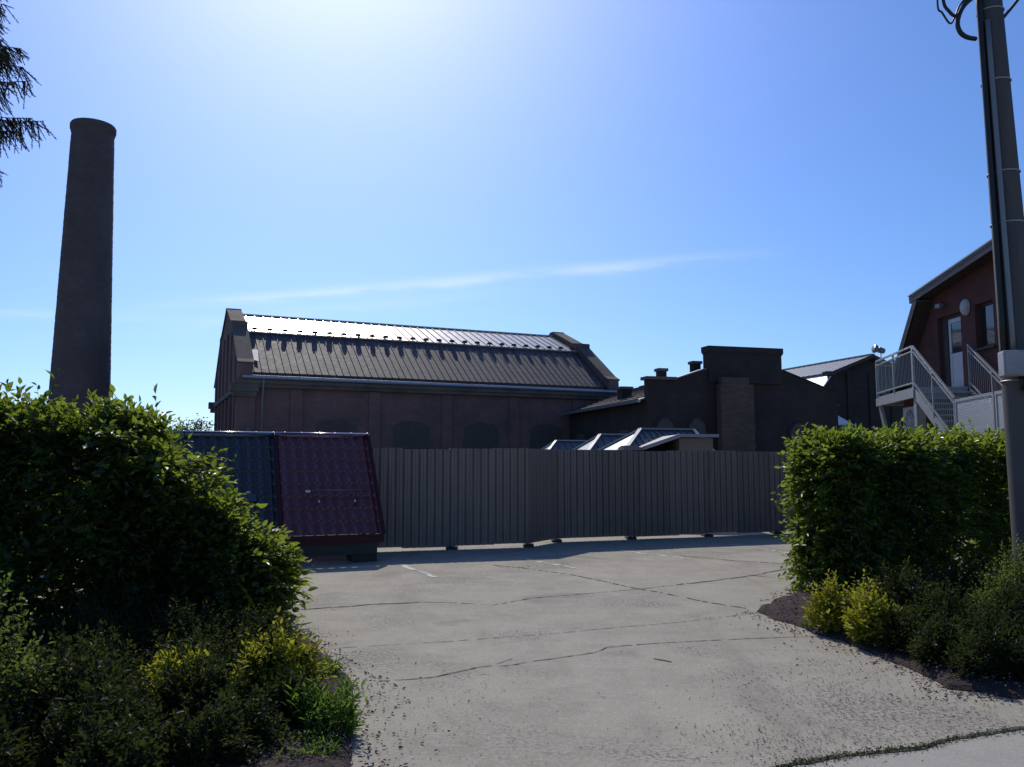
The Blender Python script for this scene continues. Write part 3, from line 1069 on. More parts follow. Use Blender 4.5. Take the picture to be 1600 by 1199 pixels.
# ------------------------------------------------------------------ brick chimney stack
ch = thing('factory_chimney', 'tall tapering dark brick factory chimney with a flared rim', 'chimney', (0, 0, 0))
cy_ = 47.0
p_top, p_bot = at(144, 197, cy_), at(126, 640, cy_)
r_top, r_bot = 31.0 / F * cy_, 43.8 / F * cy_
slope_r = (r_bot - r_top) / (p_top.z - p_bot.z)
zb = -.1
base_r = r_bot + slope_r * (p_bot.z - zb)
cx_ = (p_top.x + p_bot.x) / 2
ch.location = (cx_, cy_, 0)
ztop = p_top.z
def chim(name, prof, mat, parent, seg=40):
    b = MB()
    n = len(prof)
    for (z, rr) in prof:
        for k in range(seg):
            a = 2 * math.pi * k / seg
            b.v.append((rr * math.cos(a), rr * math.sin(a), z))
    for i in range(n - 1):
        for k in range(seg):
            k2 = (k + 1) % seg
            b.f.append((i * seg + k, i * seg + k2, (i + 1) * seg + k2, (i + 1) * seg + k))
    return b.build(name, mat, parent)
prof = []
N = 150
for i in range(N + 1):
    z = zb + (ztop - .5 - zb) * i / N
    rr = base_r - slope_r * (z - zb)
    prof.append((z, rr + rnd.uniform(-.008, .008)))
sh_ = chim('shaft', prof, M['brick_chimney'], ch)
rt = base_r - slope_r * (ztop - zb)
chim('rim', [(ztop - .62, rt - .01), (ztop - .52, rt + .05), (ztop - .40, rt + .06), (ztop - .36, rt + .10), (ztop - .1, rt + .11), (ztop - .06, rt + .09), (ztop, rt + .06), (ztop, rt - .35), (ztop - 1.2, rt - .36)], M['brick_chimney'], ch)
# thin wire from the chimney to the hall
b = MB()
wa = Vector((cx_ + r_bot, cy_ - .4, at(175, 600, cy_).z)); wb = at(262, 690, 50)
b.tube([wa.lerp(wb, t) - Vector((0, 0, .35 * math.sin(math.pi * t))) for t in [i / 8 for i in range(9)]], .018, 5)
tag(b.build('wire', M['rubber']), 'thin wire running from the factory chimney down behind the left hedge', 'wire')

# ------------------------------------------------------------------ hip roofed display huts behind the fence
def hut(pk, ridge, half, ez, label, rh=None):
    rh = half if rh is None else rh
    h = thing('display_hut', label, 'hut', (pk.x, pk.y, 0), R(18), 'hip roofed huts behind the fence')
    zt = pk.z
    A, B = Vector((0, 0, zt)), Vector((ridge, 0, zt))
    c = [Vector((-half, -half, ez)), Vector((ridge + rh, -half, ez)), Vector((ridge + rh, half, ez)), Vector((-half, half, ez))]
    r = MB()
    slab(r, [c[0], c[1], B, A], .04); slab(r, [c[2], c[3], A, B], .04)
    n = 14
    for i in range(n):
        x = -half + (ridge + rh + half) * (i + .5) / n
        t = 1.0 if 0 <= x <= ridge else max(.08, 1 - (abs(x) / half if x < 0 else (x - ridge) / rh))
        r.bar((x, -half, ez + .015), (x, -half + half * t, ez + (zt - ez) * t + .015), .03, .03)
    r.build('roof', M['hut_roof'], h)
    for tri in ([c[3], c[0], A], [c[1], c[2], B]):
        s = MB(); s.prism(tri, (0, 0, -.04) if rh > .2 or tri[2] is A else (-.04, 0, 0))
        s.build('hip_end', M['hut_side'], h)
    k = MB()
    for a, d in ((A, c[0]), (A, c[3]), (B, c[1]), (B, c[2]), (A, B)):
        k.bar(a + Vector((0, 0, .03)), d + Vector((0, 0, .03)), .11, .05)
    k.build('ridge_cap', M['white_trim'], h)
    for p in c:
        q = p * .88 + Vector((ridge / 2, 0, 0)) * .12
        w = MB(); w.box(q.x - .06, q.x + .06, q.y - .06, q.y + .06, 0, ez - .03)
        w.build('post', M['dark_wood'], h)


hut(at(1001, 671.5, 24.5), 1.75, 1.15, 1.95, 'grey hip roofed hut tallest of three above the fence, beside the beige kiosk', .06)
hut(at(938, 680, 29.0), 2.3, 1.15, 1.85, 'grey hip roofed hut in the middle of three above the fence')
hut(at(869, 689.5, 36.0), 2.3, 1.15, 1.80, 'grey hip roofed hut smallest and farthest of three above the fence')

kk = at(1062, 682, 22.8)
ki = thing('kiosk', 'beige kiosk with pale trimmed sloping roof just behind the fence', 'kiosk', (kk.x, kk.y, 0), R(6))
b = MB()
b.box(0.02, .98, .12, 1.8, 0, kk.z - .04)
b.build('wall', M['beige'], ki)
b = MB()
b.prism([(-1.02, .0, kk.z - .36), (0, 0, kk.z), (1.08, 0, kk.z), (1.08, 0, kk.z + .05), (-.02, 0, kk.z + .05), (-1.04, 0, kk.z - .31)], (0, 2.0, 0))
b.build('roof', M['hut_roof'], ki)
b = MB()
b.bar((-1.06, -.03, kk.z - .335), (0, -.03, kk.z + .02), .05, .10); b.bar((0, -.03, kk.z + .02), (1.1, -.03, kk.z + .02), .05, .085)
b.build('fascia', M['white_trim'], ki)
b = MB()
b.box(-.98, .0, .3, 1.7, 0, kk.z - .42)
b.build('side_store', M['dark_wood'], ki)
tp = at(990, 697.5, 22.4)
tl = thing('tile_stack', 'low stack of dark roof tiles peeping over the fence before the tallest hut', 'tile stack', (tp.x, tp.y, 0), R(6))
b = MB()
b.box(-.30, .26, 0, .7, 0, .15); b.box(-.26, .22, .03, .66, .15, tp.z - .02)
b.build('pallet', M['dark_wood'], tl)
b = MB()
for k in range(4):
    b.box(-.30 + k * .03, .24 - k * .05, -.03, .7, tp.z - .10 + k * .032, tp.z - .075 + k * .032)
b.build('tile', M['zinc_dull'], tl)

# ------------------------------------------------------------------ corrugated fence
fn = thing('metal_fence', 'long dark grey corrugated metal fence standing on low blocks across the yard', 'fence', (0, 0, 0))
FA, FB = Vector((-2.535, 16.40, 0)), Vector((.34, 17.28, 0))
FC, FD = Vector((.98, 18.38, 0)), Vector((7.02, 20.70, 0))
dl = (FB - FA).normalized(); dr_ = (FD - FC).normalized()
FA0 = FA - dl * 11; FD1 = FD + dr_ * 9
FZ0, FZ1 = .065, 2.01
def corrugated(a, c, name):
    t = (c - a); ln = t.length; t.normalize()
    nrm = Vector((t.y, -t.x, 0))
    b = MB()
    pitch = .158
    x = 0.0
    prof = []
    sheet_w = 6 * pitch
    while x < ln:
        k = int(x / sheet_w)
        lift = (.010 if k % 2 else 0.0) + .006 * math.sin(k * 2.7)
        prof += [(x, lift), (x + pitch * .10, lift - .040), (x + pitch * .22, lift - .040), (x + pitch * .32, lift), (x + pitch * .60, lift), (x + pitch * .63, lift - .008), (x + pitch * .67, lift - .008), (x + pitch * .70, lift)]
        x += pitch
    prof = [p for p in prof if p[0] <= ln - .01] + [(ln, 0.0)]
    top = []; bot = []
    for (s_, d) in prof:
        p = a + t * s_ + nrm * d
        k = int(s_ / sheet_w)
        j = .016 * math.sin(k * 1.9 + .6)
        top.append((p.x, p.y, FZ1 + j)); bot.append((p.x, p.y, FZ0 + j))
    for i in range(len(top) - 1):
        b.poly([bot[i], bot[i + 1], top[i + 1], top[i]])
    o = b.build(name, M['fence'], fn)
    m = o.modifiers.new('thickness', 'SOLIDIFY'); m.thickness = .004
    return o
corrugated(FA0, FB, 'corrugated_sheet')
corrugated(FB, FC, 'corrugated_sheet')
corrugated(FC, FD1, 'corrugated_sheet')
rl = MB()
for a, c in ((FA0, FB), (FB, FC), (FC, FD1)):
    t = (c - a).normalized(); n_ = Vector((t.y, -t.x, 0))
    for z in (.45, 1.65):
        rl.bar(a - n_ * .09 + Vector((0, 0, z)), c - n_ * .09 + Vector((0, 0, z)), .05, .05)
rl.build('rail', M['iron'], fn)
posts = [FA0 + dl * (1.0 + 2.75 * k) for k in range(4)] + [FB - dl * 1.62, FB, FC, FC + dr_ * 1.85] + [FC + dr_ * (3.9 + 2.0 * k) for k in range(6)]
for p in posts:
    n_ = Vector((dl.y, -dl.x, 0))
    q = p - n_ * .17
    b = MB(); b.box(q.x - .035, q.x + .035, q.y - .035, q.y + .035, .1, 1.96)
    b.build('fence_post', M['iron'], fn)
    b = MB(); b.box(p.x - .11, p.x + .11, p.y - .10, p.y + .30, 0, .05); b.box(p.x - .07, p.x + .07, p.y - .06, p.y + .22, .05, .064)
    b.build('base_block', M['debris'], fn, bevel=.012)

# ------------------------------------------------------------------ mobile roof display
RDZ, RDRUN, RDB = 2.19, 1.40, .47
rd = thing('roof_display', 'sloping roof mock-up with one dark and one wine red tile panel by the fence', 'roof display', (-2.80, 16.0, 0), R(22))
sl_len = math.hypot(RDRUN, RDZ - RDB)
sdir = Vector((0, -RDRUN / sl_len, -(RDZ - RDB) / sl_len)); snrm = Vector((0, -(RDZ - RDB) / sl_len, RDRUN / sl_len))
def tile_panel(x0, x1, mat, rows=8):
    cols = round((x1 - x0) / .19)
    nu, nv = cols * 10, rows * 6
    b = MB()
    W_ = nu + 1
    rowl = sl_len / rows
    vs = []
    for j in range(rows):
        for q in (0, .12, .35, .6, .85, .985):
            vs.append((j + q, q))
    vs.append((rows, 1.0))
    for (v, q) in vs:
        for i in range(W_):
            u = i / nu * cols
            ph = (u % 1.0)
            wv = .030 * (math.sin(math.pi * min(1, ph / .62)) if ph < .62 else -.35 * math.sin(math.pi * (ph - .62) / .38))
            st = .018 * q
            bow = .012 * math.cos(2 * math.pi * ph) * q
            p = Vector((x0 + (x1 - x0) * i / nu, 0, RDZ)) + sdir * min(sl_len, (v * rowl) + bow) + snrm * (wv + st + .02)
            b.v.append(tuple(p))
    for j in range(len(vs) - 1):
        for i in range(nu):
            b.f.append((j * W_ + i, j * W_ + i + 1, (j + 1) * W_ + i + 1, (j + 1) * W_ + i))
    o = b.build('tile_panel', mat, rd, smooth=True)
    return o
tag(tile_panel(-1.70, 0, M['red_tile']), 'wine red tile panel')
tag(tile_panel(-3.42, -1.74, M['dark_tile']), 'anthracite tile panel')
b = MB()
b.tube([(-1.72, .02, RDZ + .035), (.03, .02, RDZ + .035)], .07, 12)
for k in range(6):
    b.tube([(-1.55 + k * .31, .02, RDZ + .035), (-1.53 + k * .31, .02, RDZ + .035)], .076, 12)
b.build('ridge_cap', M['red_trim'], rd, smooth=True)
b = MB()
b.tube([(-3.44, .02, RDZ + .035), (-1.75, .02, RDZ + .035)], .07, 12)
for k in range(6):
    b.tube([(-3.3 + k * .31, .02, RDZ + .035), (-3.28 + k * .31, .02, RDZ + .035)], .076, 12)
b.build('ridge_cap', M['dark_trim'], rd, smooth=True)
for x, w_, h_ in ((.02, .05, .09), (-1.72, .06, .07)):
    b = MB()
    b.bar(Vector((x, 0, RDZ)) + snrm * .04, Vector((x, 0, RDZ)) + sdir * sl_len + snrm * .04, w_, h_, up=snrm)
    b.build('verge_trim', M['red_matt'], rd)
b = MB()
y0 = -RDRUN
b.box(-3.42, .03, y0 - .02, y0 + .02, RDB - .13, RDB + .02)
b.build('eave_board', M['red_matt'], rd)
# timber and steel undercarriage
b = MB()
b.box(-3.35, -.06, y0 + .10, y0 + .16, .13, RDB - .05)
for x in (-3.3, -1.7, -.1):
    b.bar((x, y0 + .2, .28), (x, .3, .28), .08, .10)
    b.bar((x, .0, .28), (x, .0, RDZ - .08), .07, .07)
    b.bar((x, y0 + .06, RDB - .08), (x, -.02, RDZ - .08), .06, .06)
b.build('frame', M['iron'], rd)
for x in (-3.2, -.28):
    b = MB(); b.box(x - .22, x + .22, y0 + .12, y0 + .62, 0, .22); b.box(x - .16, x + .16, y0 + .17, y0 + .5, .22, .30)
    b.build('support_block', M['debris'], rd, bevel=.015)
# snow guard rail and roof window style rungs
def on_slope(x, s, h): return Vector((x, 0, RDZ)) + sdir * s + snrm * h
b = MB()
b.tube([on_slope(-1.24, sl_len * .60, .115), on_slope(-.20, sl_len * .60, .115)], .013, 8)
for x in (-1.05, -.42):
    b.tube([on_slope(x, sl_len * .72, .03), on_slope(x, sl_len * .70, .10), on_slope(x, sl_len * .60, .115)], .012, 6)
g_ = b.build('snow_guard', M['red_trim'], rd, smooth=True)
b = MB(); b.bar(on_slope(-1.27, sl_len * .605, .115), on_slope(-1.19, sl_len * .605, .115), .03, .04)
b.build('end_cap', M['pvc'], g_)
b = MB()
for x in (-1.05, -.42):
    b.box(*[v for p in ((on_slope(x, sl_len * .70, .10)),) for v in (p.x - .014, p.x + .014, p.y - .014, p.y + .014, p.z - .018, p.z + .018)])
b.build('bolt_head', M['pvc'], g_)
b = MB()
b.bar(on_slope(-3.3, sl_len * .66, .10), on_slope(-2.1, sl_len * .66, .10), .16, .03, up=snrm)
for k in range(12):
    x = -3.28 + k * .106
    b.bar(on_slope(x, sl_len * .625, .11), on_slope(x, sl_len * .695, .11), .02, .02, up=snrm)
b.build('roof_step', M['dark_trim'], rd)

# ------------------------------------------------------------------ red house
ho = thing('red_house', 'red plastered house with dark gambrel roof at the right edge', 'house', (12.12, 21.8, 0), R(3))
ridge_y, ridge_z = -4.6, 7.55
tip = (1.78, 6.56)
low_e = (3.55, 3.72)
near = [(2 * ridge_y - y, z) for y, z in (tip, low_e)]
wp = [(4.0, 0), (3.35, 3.75), (1.62, 6.46), (ridge_y, 7.42), (2 * ridge_y - 1.62, 6.46), (2 * ridge_y - 3.35, 3.75), (2 * ridge_y - 4.0, 0)]
wp = [(3.35, 0), (3.35, 3.75), (1.62, 6.46), (ridge_y, 7.42), (2 * ridge_y - 1.62, 6.46), (2 * ridge_y - 3.35, 3.75), (2 * ridge_y - 3.35, 0)]
b = MB()
# the wall with a real opening for the recessed door and the window: built from strips
DY0, DY1, DZ0, DZ1 = .28, 1.38, 3.76, 5.80
WY0, WY1, WZ0, WZ1 = -1.12, -.36, 4.68, 5.86
def ztop_wall(y):
    ys = sorted(wp, key=lambda p: p[0])
    ys = [p for p in wp if True]
    best = 0
    for (a, d) in zip(wp[1:-1], wp[2:-1] + [wp[-2]]):
        lo, hi = (a, d) if a[0] < d[0] else (d, a)
        if lo[0] <= y <= hi[0] and hi[0] > lo[0]:
            best = lo[1] + (hi[1] - lo[1]) * (y - lo[0]) / (hi[0] - lo[0])
    return best
cuts = sorted({3.349, 1.62, DY0, DY1, WY0, WY1, ridge_y, 2 * ridge_y - 1.62, 2 * ridge_y - 3.349})
for a, c_ in zip(cuts[:-1], cuts[1:]):
    holes = []
    mid = (a + c_) / 2
    if DY0 < mid < DY1: holes = [(DZ0, DZ1)]
    if WY0 < mid < WY1: holes = [(WZ0, WZ1)]
    za, zc = ztop_wall(a + 1e-4), ztop_wall(c_ - 1e-4)
    if holes:
        b.box(0, .35, a, c_, 0, holes[0][0])
        b.prism([(0, a, holes[0][1]), (0, c_, holes[0][1]), (0, c_, zc), (0, a, za)], (.35, 0, 0))
    else:
        b.prism([(0, a, 0), (0, c_, 0), (0, c_, zc), (0, a, za)], (.35, 0, 0))
b.prism([(.36, y, z) for y, z in wp], (9.5, 0, 0))
b.build('wall', M['plaster_red'], ho)
r = MB()
def rslab(p, q, th):
    slab(r, [(-.45, p[0], p[1]), (10.2, p[0], p[1]), (10.2, q[0], q[1]), (-.45, q[0], q[1])], th)
rslab((tip[0] + .22, tip[1] - .02), (ridge_y, ridge_z + .02), .10)
rslab((2 * ridge_y - tip[0] - .22, tip[1] - .02), (ridge_y, ridge_z + .02), .10)
r.build('upper_roof_slope', M['dark_roof'], ho)
r = MB()
rslab(low_e, (tip[0] - .06, tip[1] - .12), .12)
rslab((2 * ridge_y - low_e[0], low_e[1]), (2 * ridge_y - tip[0] + .06, tip[1] - .12), .12)
r.build('lower_roof_slope', M['dark_roof'], ho)
b = MB()
b.bar((-.44, tip[0] + .2, tip[1] - .14), (-.44, ridge_y, ridge_z - .12), .05, .18, up=(0, 0, 1))
b.bar((-.44, 2 * ridge_y - tip[0] - .2, tip[1] - .14), (-.44, ridge_y, ridge_z - .12), .05, .18)
b.bar((-.44, low_e[0], low_e[1] - .05), (-.44, tip[0] - .1, tip[1] - .2), .05, .2)
b.build('barge_board', M['barge'], ho)
b = MB()
b.bar((-.455, tip[0] + .24, tip[1] - .0), (-.455, ridge_y, ridge_z + .045), .06, .035)
b.build('edge_glint_strip', M['zinc_roof'], ho)  # pale strip added to stand in for the glint along the roof edge
b = MB()
for (p, q) in (((tip[0] + .1, tip[1] - .16), (ridge_y, ridge_z - .14)), ((low_e[0] - .1, low_e[1] - .03), (tip[0] - .2, tip[1] - .26))):
    slab(b, [(-.41, p[0], p[1]), (-.002, p[0], p[1]), (-.002, q[0], q[1]), (-.41, q[0], q[1])], .03)
b.build('soffit', M['dark_wood'], ho)
# door set back in its reveal
fr = MB()
for y in (DY0, DY1 - .30):
    fr.box(.10, .22, y + .002, y + .298 - .0, DZ0, DZ1 - .002) if y > .5 else fr.box(.10, .22, y + .002, y + .10, DZ0, DZ1 - .002)
fr.box(.10, .22, DY0 + .101, DY1 - .301, DZ1 - .09, DZ1 - .002)
dr = fr.build('door', M['dark_wood'], ho)
lf = MB()
y0, y1 = DY0 + .105, DY1 - .305
lf.box(.13, .18, y0, y0 + .10, DZ0 + .02, DZ1 - .095); lf.box(.13, .18, y1 - .10, y1, DZ0 + .02, DZ1 - .095)
lf.box(.13, .18, y0 + .101, y1 - .101, DZ1 - .21, DZ1 - .096); lf.box(.13, .18, y0 + .101, y1 - .101, DZ0 + .02, DZ0 + .14)
lf.box(.13, .18, y0 + .101, y1 - .101, DZ0 + .88, DZ0 + .98); lf.box(.145, .17, y0 + .101, y1 - .101, DZ0 + .141, DZ0 + .879)
lf.build('door_leaf', M['pvc'], dr)
g = MB(); g.box(.15, .165, y0 + .101, y1 - .101, DZ0 + .981, DZ1 - .211); g.build('pane', M['glass'], dr)
hd = MB(); hd.bar((.09, y1 - .06, DZ0 + 1.0), (.09, y1 - .18, DZ0 + 1.0), .02, .02); hd.bar((.09, y1 - .06, DZ0 + 1.0), (.14, y1 - .06, DZ0 + 1.0), .02, .02)
hd.build('handle', M['galv'], dr)
wf = MB()
wf.box(.12, .18, WY0 + .002, WY0 + .08, WZ0, WZ1); wf.box(.12, .18, WY1 - .08, WY1 - .002, WZ0, WZ1)
wf.box(.12, .18, WY0 + .081, WY1 - .081, WZ1 - .08, WZ1 - .002); wf.box(.12, .18, WY0 + .081, WY1 - .081, WZ0 + .002, WZ0 + .08)
wd = wf.build('window', M['dark_wood'], ho)
g = MB(); g.box(.15, .16, WY0 + .081, WY1 - .081, WZ0 + .081, WZ1 - .081); g.build('pane', M['glass'], wd)
g = MB(); g.box(-.08, .11, WY0 - .06, WY1 + .06, WZ0 - .05, WZ0 - .002); g.build('sill', M['dark_wood'], wd)
b = MB()
lampc = Vector((-.02, -.02, 5.86))
for k in range(5):
    t = k / 4
    rr = .20 * math.cos(t * math.pi / 2 * .96)
    for i in range(20):
        a = 2 * math.pi * i / 20
        b.v.append((lampc.x - .13 * math.sin(t * math.pi / 2), lampc.y + rr * .9 * math.cos(a), lampc.z + rr * 1.15 * math.sin(a)))
for k in range(4):
    for i in range(20):
        j = (i + 1) % 20
        b.f.append((k * 20 + i, k * 20 + j, (k + 1) * 20 + j, (k + 1) * 20 + i))
b.f.append(tuple(80 + i for i in range(20)))
b.build('wall_lamp', M['pvc_old'], ho, smooth=True)
b = MB(); b.box(-.14, -.02, .95, 1.02, 6.08, 6.15); b.box(-.22, -.13, .88, 1.10, 6.02, 6.14)
b.build('flood_light', M['conduit'], ho, bevel=.01)

# ------------------------------------------------------------------ outside staircase
st = thing('steel_staircase', 'galvanised steel staircase with landing and barred railings against the red house', 'staircase', (10.72, 22.0, 0), R(-8.4))
LZ, LY = 3.74, 3.35
b = MB()
b.prism([(0, 0, LZ - .06), (1.36, 0, LZ - .06), (.78, LY, LZ - .06), (0, LY, LZ - .06)], (0, 0, .06))
b.build('landing', M['galv'], st)
b = MB()
b.bar((0, -.05, LZ - .17), (0, LY + .05, LZ - .17), .08, .22); b.bar((.05, LY, LZ - .17), (.75, LY, LZ - .17), .08, .2); b.bar((.05, 0.02, LZ - .17), (1.34, .02, LZ - .17), .06, .2)
b.build('landing_beam', M['galv'], st)
SY, SZ = -2.84, 2.10
nst = 9
for k in range(nst):
    t = (k + 1) / (nst + 1)
    y, z = SY * t, LZ + (SZ - LZ) * t
    b = MB(); b.box(.06, 1.34, y - .14, y + .15, z - .035, z)
    b.build('step', M['galv'], st)
for x in (0.02, 1.39):
    b = MB(); b.bar((x, .02, LZ - .14), (x, SY, SZ - .14), .05, .26); b.build('stringer', M['galv'], st)
b = MB(); b.prism([(0, SY, SZ - .06), (1.42, SY, SZ - .06), (1.42, SY - 3.7, SZ - .06), (0, SY - 3.7, SZ - .06)], (0, 0, .06))
b.build('lower_platform', M['galv'], st)


def railing(a, c, n_posts, name='railing', gapb=.12, bal=.115):
    a, c = Vector(a), Vector(c)
    up = Vector((0, 0, 1))
    r = MB()
    r.bar(a + up * 1.10, c + up * 1.10, .05, .045)
    r.bar(a + up * .97, c + up * .97, .035, .035)
    r.bar(a + up * gapb, c + up * gapb, .04, .04)
    for i in range(n_posts):
        p = a.lerp(c, i / (n_posts - 1))
        r.bar(p - up * .08, p + up * 1.08, .045, .045, up=(0, 1, 0))
    o = r.build(name, M['galv'], st)
    ln = math.hypot(c.x - a.x, c.y - a.y)
    n = int(ln / bal)
    b = MB()
    for i in range(1, n):
        p = a.lerp(c, i / n)
        b.tube([p + up * gapb, p + up * .97], .009, 5)
    b.build('baluster', M['galv'], o)
    return o


railing((0, .02, LZ), (0, LY, LZ), 3)
railing((.03, LY, LZ), (.72, LY, LZ), 2)
railing((0, -.03, LZ), (0, SY + .06, SZ + .03), 3)
railing((1.40, -.02, LZ), (1.40, SY + .06, SZ + .03), 3)
for y in (.05, LY - .1):
    b = MB()
    if y < 1:
        b.bar((.06, y, LZ - .28), (.06, y, 0), .07, .20, up=(0, 1, 0))
    else:
        b.bar((.05, y, LZ - .28), (.55, y - .35, 0), .08, .20, up=(0, 1, 0))
    b.build('support_leg', M['galv'], st)
for y in (SY - .1, SY - 3.6):
    for x in (.06, 1.36):
        b = MB(); b.bar((x, y, SZ - .07), (x, y, 0), .08, .08, up=(0, 1, 0)); b.build('support_leg', M['galv'], st)
PB = [SY - .02, SY - 2.12, SY - 3.70]
for i in range(2):
    f = MB()
    ya, yb = PB[i] - (0.0 if i == 0 else .07), PB[i + 1]
    f.box(-.03, .03, yb, ya, SZ + 1.02, SZ + 1.09)
    f.box(-.03, .03, yb, ya, SZ - .40, SZ - .34)
    f.box(-.03, .03, ya - .06, ya, SZ - .339, SZ + 1.019)
    f.box(-.03, .03, yb, yb + .06, SZ - .339, SZ + 1.019)
    fo = f.build('guard_frame', M['galv'], st)
    p = MB(); p.poly([(-.008, yb + .06, SZ - .34), (-.008, ya - .06, SZ - .34), (-.008, ya - .06, SZ + 1.02), (-.008, yb + .06, SZ + 1.02)])
    po = p.build('perforated_panel', M['perf'], fo)
    m = po.modifiers.new('thickness', 'SOLIDIFY'); m.thickness = .003

ac = thing('air_conditioner', 'white outdoor air conditioner unit with round fan under the stair landing', 'air conditioner', (11.45, 23.55, 2.52), R(-4))
b = MB(); b.box(-.15, .16, -.42, .42, 0, .80)
b.build('casing', M['pvc_old'], ac, bevel=.02)
b = MB()
for rr in (.31, .25, .19, .13, .07):
    pts = [(-.165, -.06 + rr * math.cos(2 * math.pi * k / 28), .40 + rr * math.sin(2 * math.pi * k / 28)) for k in range(29)]
    b.tube(pts, .008, 5, cap=False)
for k in range(4):
    a = math.pi * k / 4
    b.bar((-.165, -.06 - .31 * math.cos(a), .40 - .31 * math.sin(a)), (-.165, -.06 + .31 * math.cos(a), .40 + .31 * math.sin(a)), .012, .012)
b.build('fan_grille', M['pvc'], ac)
b = MB()
pts = [(-.153, -.06 + .32 * math.cos(2 * math.pi * k / 28), .40 + .32 * math.sin(2 * math.pi * k / 28)) for k in range(28)]
b.poly(pts); b.build('fan_opening', M['iron'], ac)
b = MB()
for y in (-.3, .3):
    b.bar((-.15, y, -.02), (.62, y, -.02), .04, .04); b.bar((.1, y, -.03), (.62, y, -.4), .03, .03)
b.build('bracket', M['galv'], ac)

# ------------------------------------------------------------------ utility pole with box and cables
PY = 8.5
pb, pt = at(1627, 985, PY), at(1545.5, 0, PY)
axis = (pt - pb).normalized()
pole_base = pb - axis * (pb.z / axis.z)
pl = thing('utility_pole', 'dark concrete utility pole with conduit, steel bands and grey junction box', 'utility pole', (pole_base.x, pole_base.y, 0))
def pp(z): return axis * (z / axis.z)
def pr(z): return .205 + (.122 - .205) * z / pt.z
zs = [i * .5 for i in range(0, 20)]
b = MB(); b.tube([pp(z - .1) for z in zs], [pr(z) for z in zs], 28)
b.build('shaft', M['pole'], pl, smooth=True)
sideL = Vector((-.93, -.37, 0)).normalized()
fr_ = Vector((-.45, -.89, 0)).normalized()
def zpx(py):                              # height on the pole seen at picture row py
    return at(1580, py, PY).z
for py in (20, 130, 272, 351, 596):
    z = zpx(py)
    b = MB()
    c0 = pp(z)
    ring = [c0 + Vector((math.cos(a), math.sin(a), 0)) * (pr(z) + .004) for a in [2 * math.pi * k / 28 for k in range(29)]]
    b.tube(ring, .009, 6, cap=False)
    b.build('steel_band', M['galv'], pl, smooth=True)
zb_ = zpx(556)
for (dv, rr, z1, mt) in ((sideL, .034, zpx(-40), 'rubber'), ((sideL * .55 + fr_ * .8).normalized(), .026, zpx(40), 'conduit')):
    b = MB()
    zz = [zb_ + (z1 - zb_) * i / 10 for i in range(11)]
    b.tube([pp(z) + dv * (pr(z) + rr * .9) for z in zz], rr, 10)
    b.build('conduit', M[mt], pl, smooth=True)
bxz0, bxz1 = zpx(592), zpx(553)
bc = pp((bxz0 + bxz1) / 2) + Vector((-.13, -.22, 0))
b = MB(); b.box(-.17, .19, -.085, .10, -(bxz1 - bxz0) / 2, (bxz1 - bxz0) / 2)
jb = b.build('junction_box', M['box'], pl, bevel=.012)
jb.location = bc; jb.rotation_euler = (0, 0, R(-14))
b = MB(); b.box(-.155, .175, -.096, -.087, -(bxz1 - bxz0) / 2 + .015, (bxz1 - bxz0) / 2 - .015)
lid = b.build('lid', M['box'], jb, bevel=.004)
for k in range(3):
    b = MB()
    x = -.02 + k * .035
    a = bc + Vector((x, -.02, -(bxz1 - bxz0) / 2))
    b.tube([a, a + Vector((.005, 0, -.06)), a + Vector((.03 - .01 * k, .02, -.13 - .02 * k)), a + Vector((.06, .08, -.10))], .013, 8)
    b.build('cable_tail', M['rubber'], pl, smooth=True)


def smooth_pts(P, n=8):
    P = [Vector(p) for p in P]
    out = []
    for i in range(len(P) - 1):
        p0, p1, p2, p3 = P[max(i - 1, 0)], P[i], P[i + 1], P[min(i + 2, len(P) - 1)]
        for k in range(n):
            t = k / n
            out.append(.5 * ((2 * p1) + (p2 - p0) * t + (2 * p0 - 5 * p1 + 4 * p2 - p3) * t * t + (3 * p1 - p0 - 3 * p2 + p3) * t ** 3))
    out.append(P[-1])
    return out


def cable(pxs, rr, label):
    b = MB(); b.tube(smooth_pts([at(x, y, Y) for x, y, Y in pxs]), rr, 8)
    tag(b.build('overhead_cable', M['rubber'], smooth=True), label, 'cable', 'cables at the pole top')
cable([(1465, -60, 8.3), (1465, 8, 8.3), (1472, 20, 8.3), (1485, 37, 8.3), (1494, 22, 8.32), (1500, 8, 8.34), (1518, -14, 8.4)], .010, 'thin black cable hanging in the outermost loop left of the pole')
cable([(1470, -50, 8.3), (1474, 2, 8.3), (1483, 18, 8.3), (1493, 25, 8.3), (1502, 14, 8.32), (1512, -4, 8.36), (1526, -20, 8.4)], .017, 'black cable in the middle loop left of the pole')
cable([(1530, -10, 8.4), (1512, 3, 8.34), (1501, 18, 8.3), (1496, 36, 8.3), (1500, 50, 8.3), (1510, 58, 8.32), (1524, 61, 8.4)], .024, 'thick black cable looping back into the pole side')
cable([(1640, -70, 8.3), (1600, -14, 8.35), (1588, 3, 8.38), (1566, 30, 8.45)], .016, 'single black cable leaving the right side of the pole')

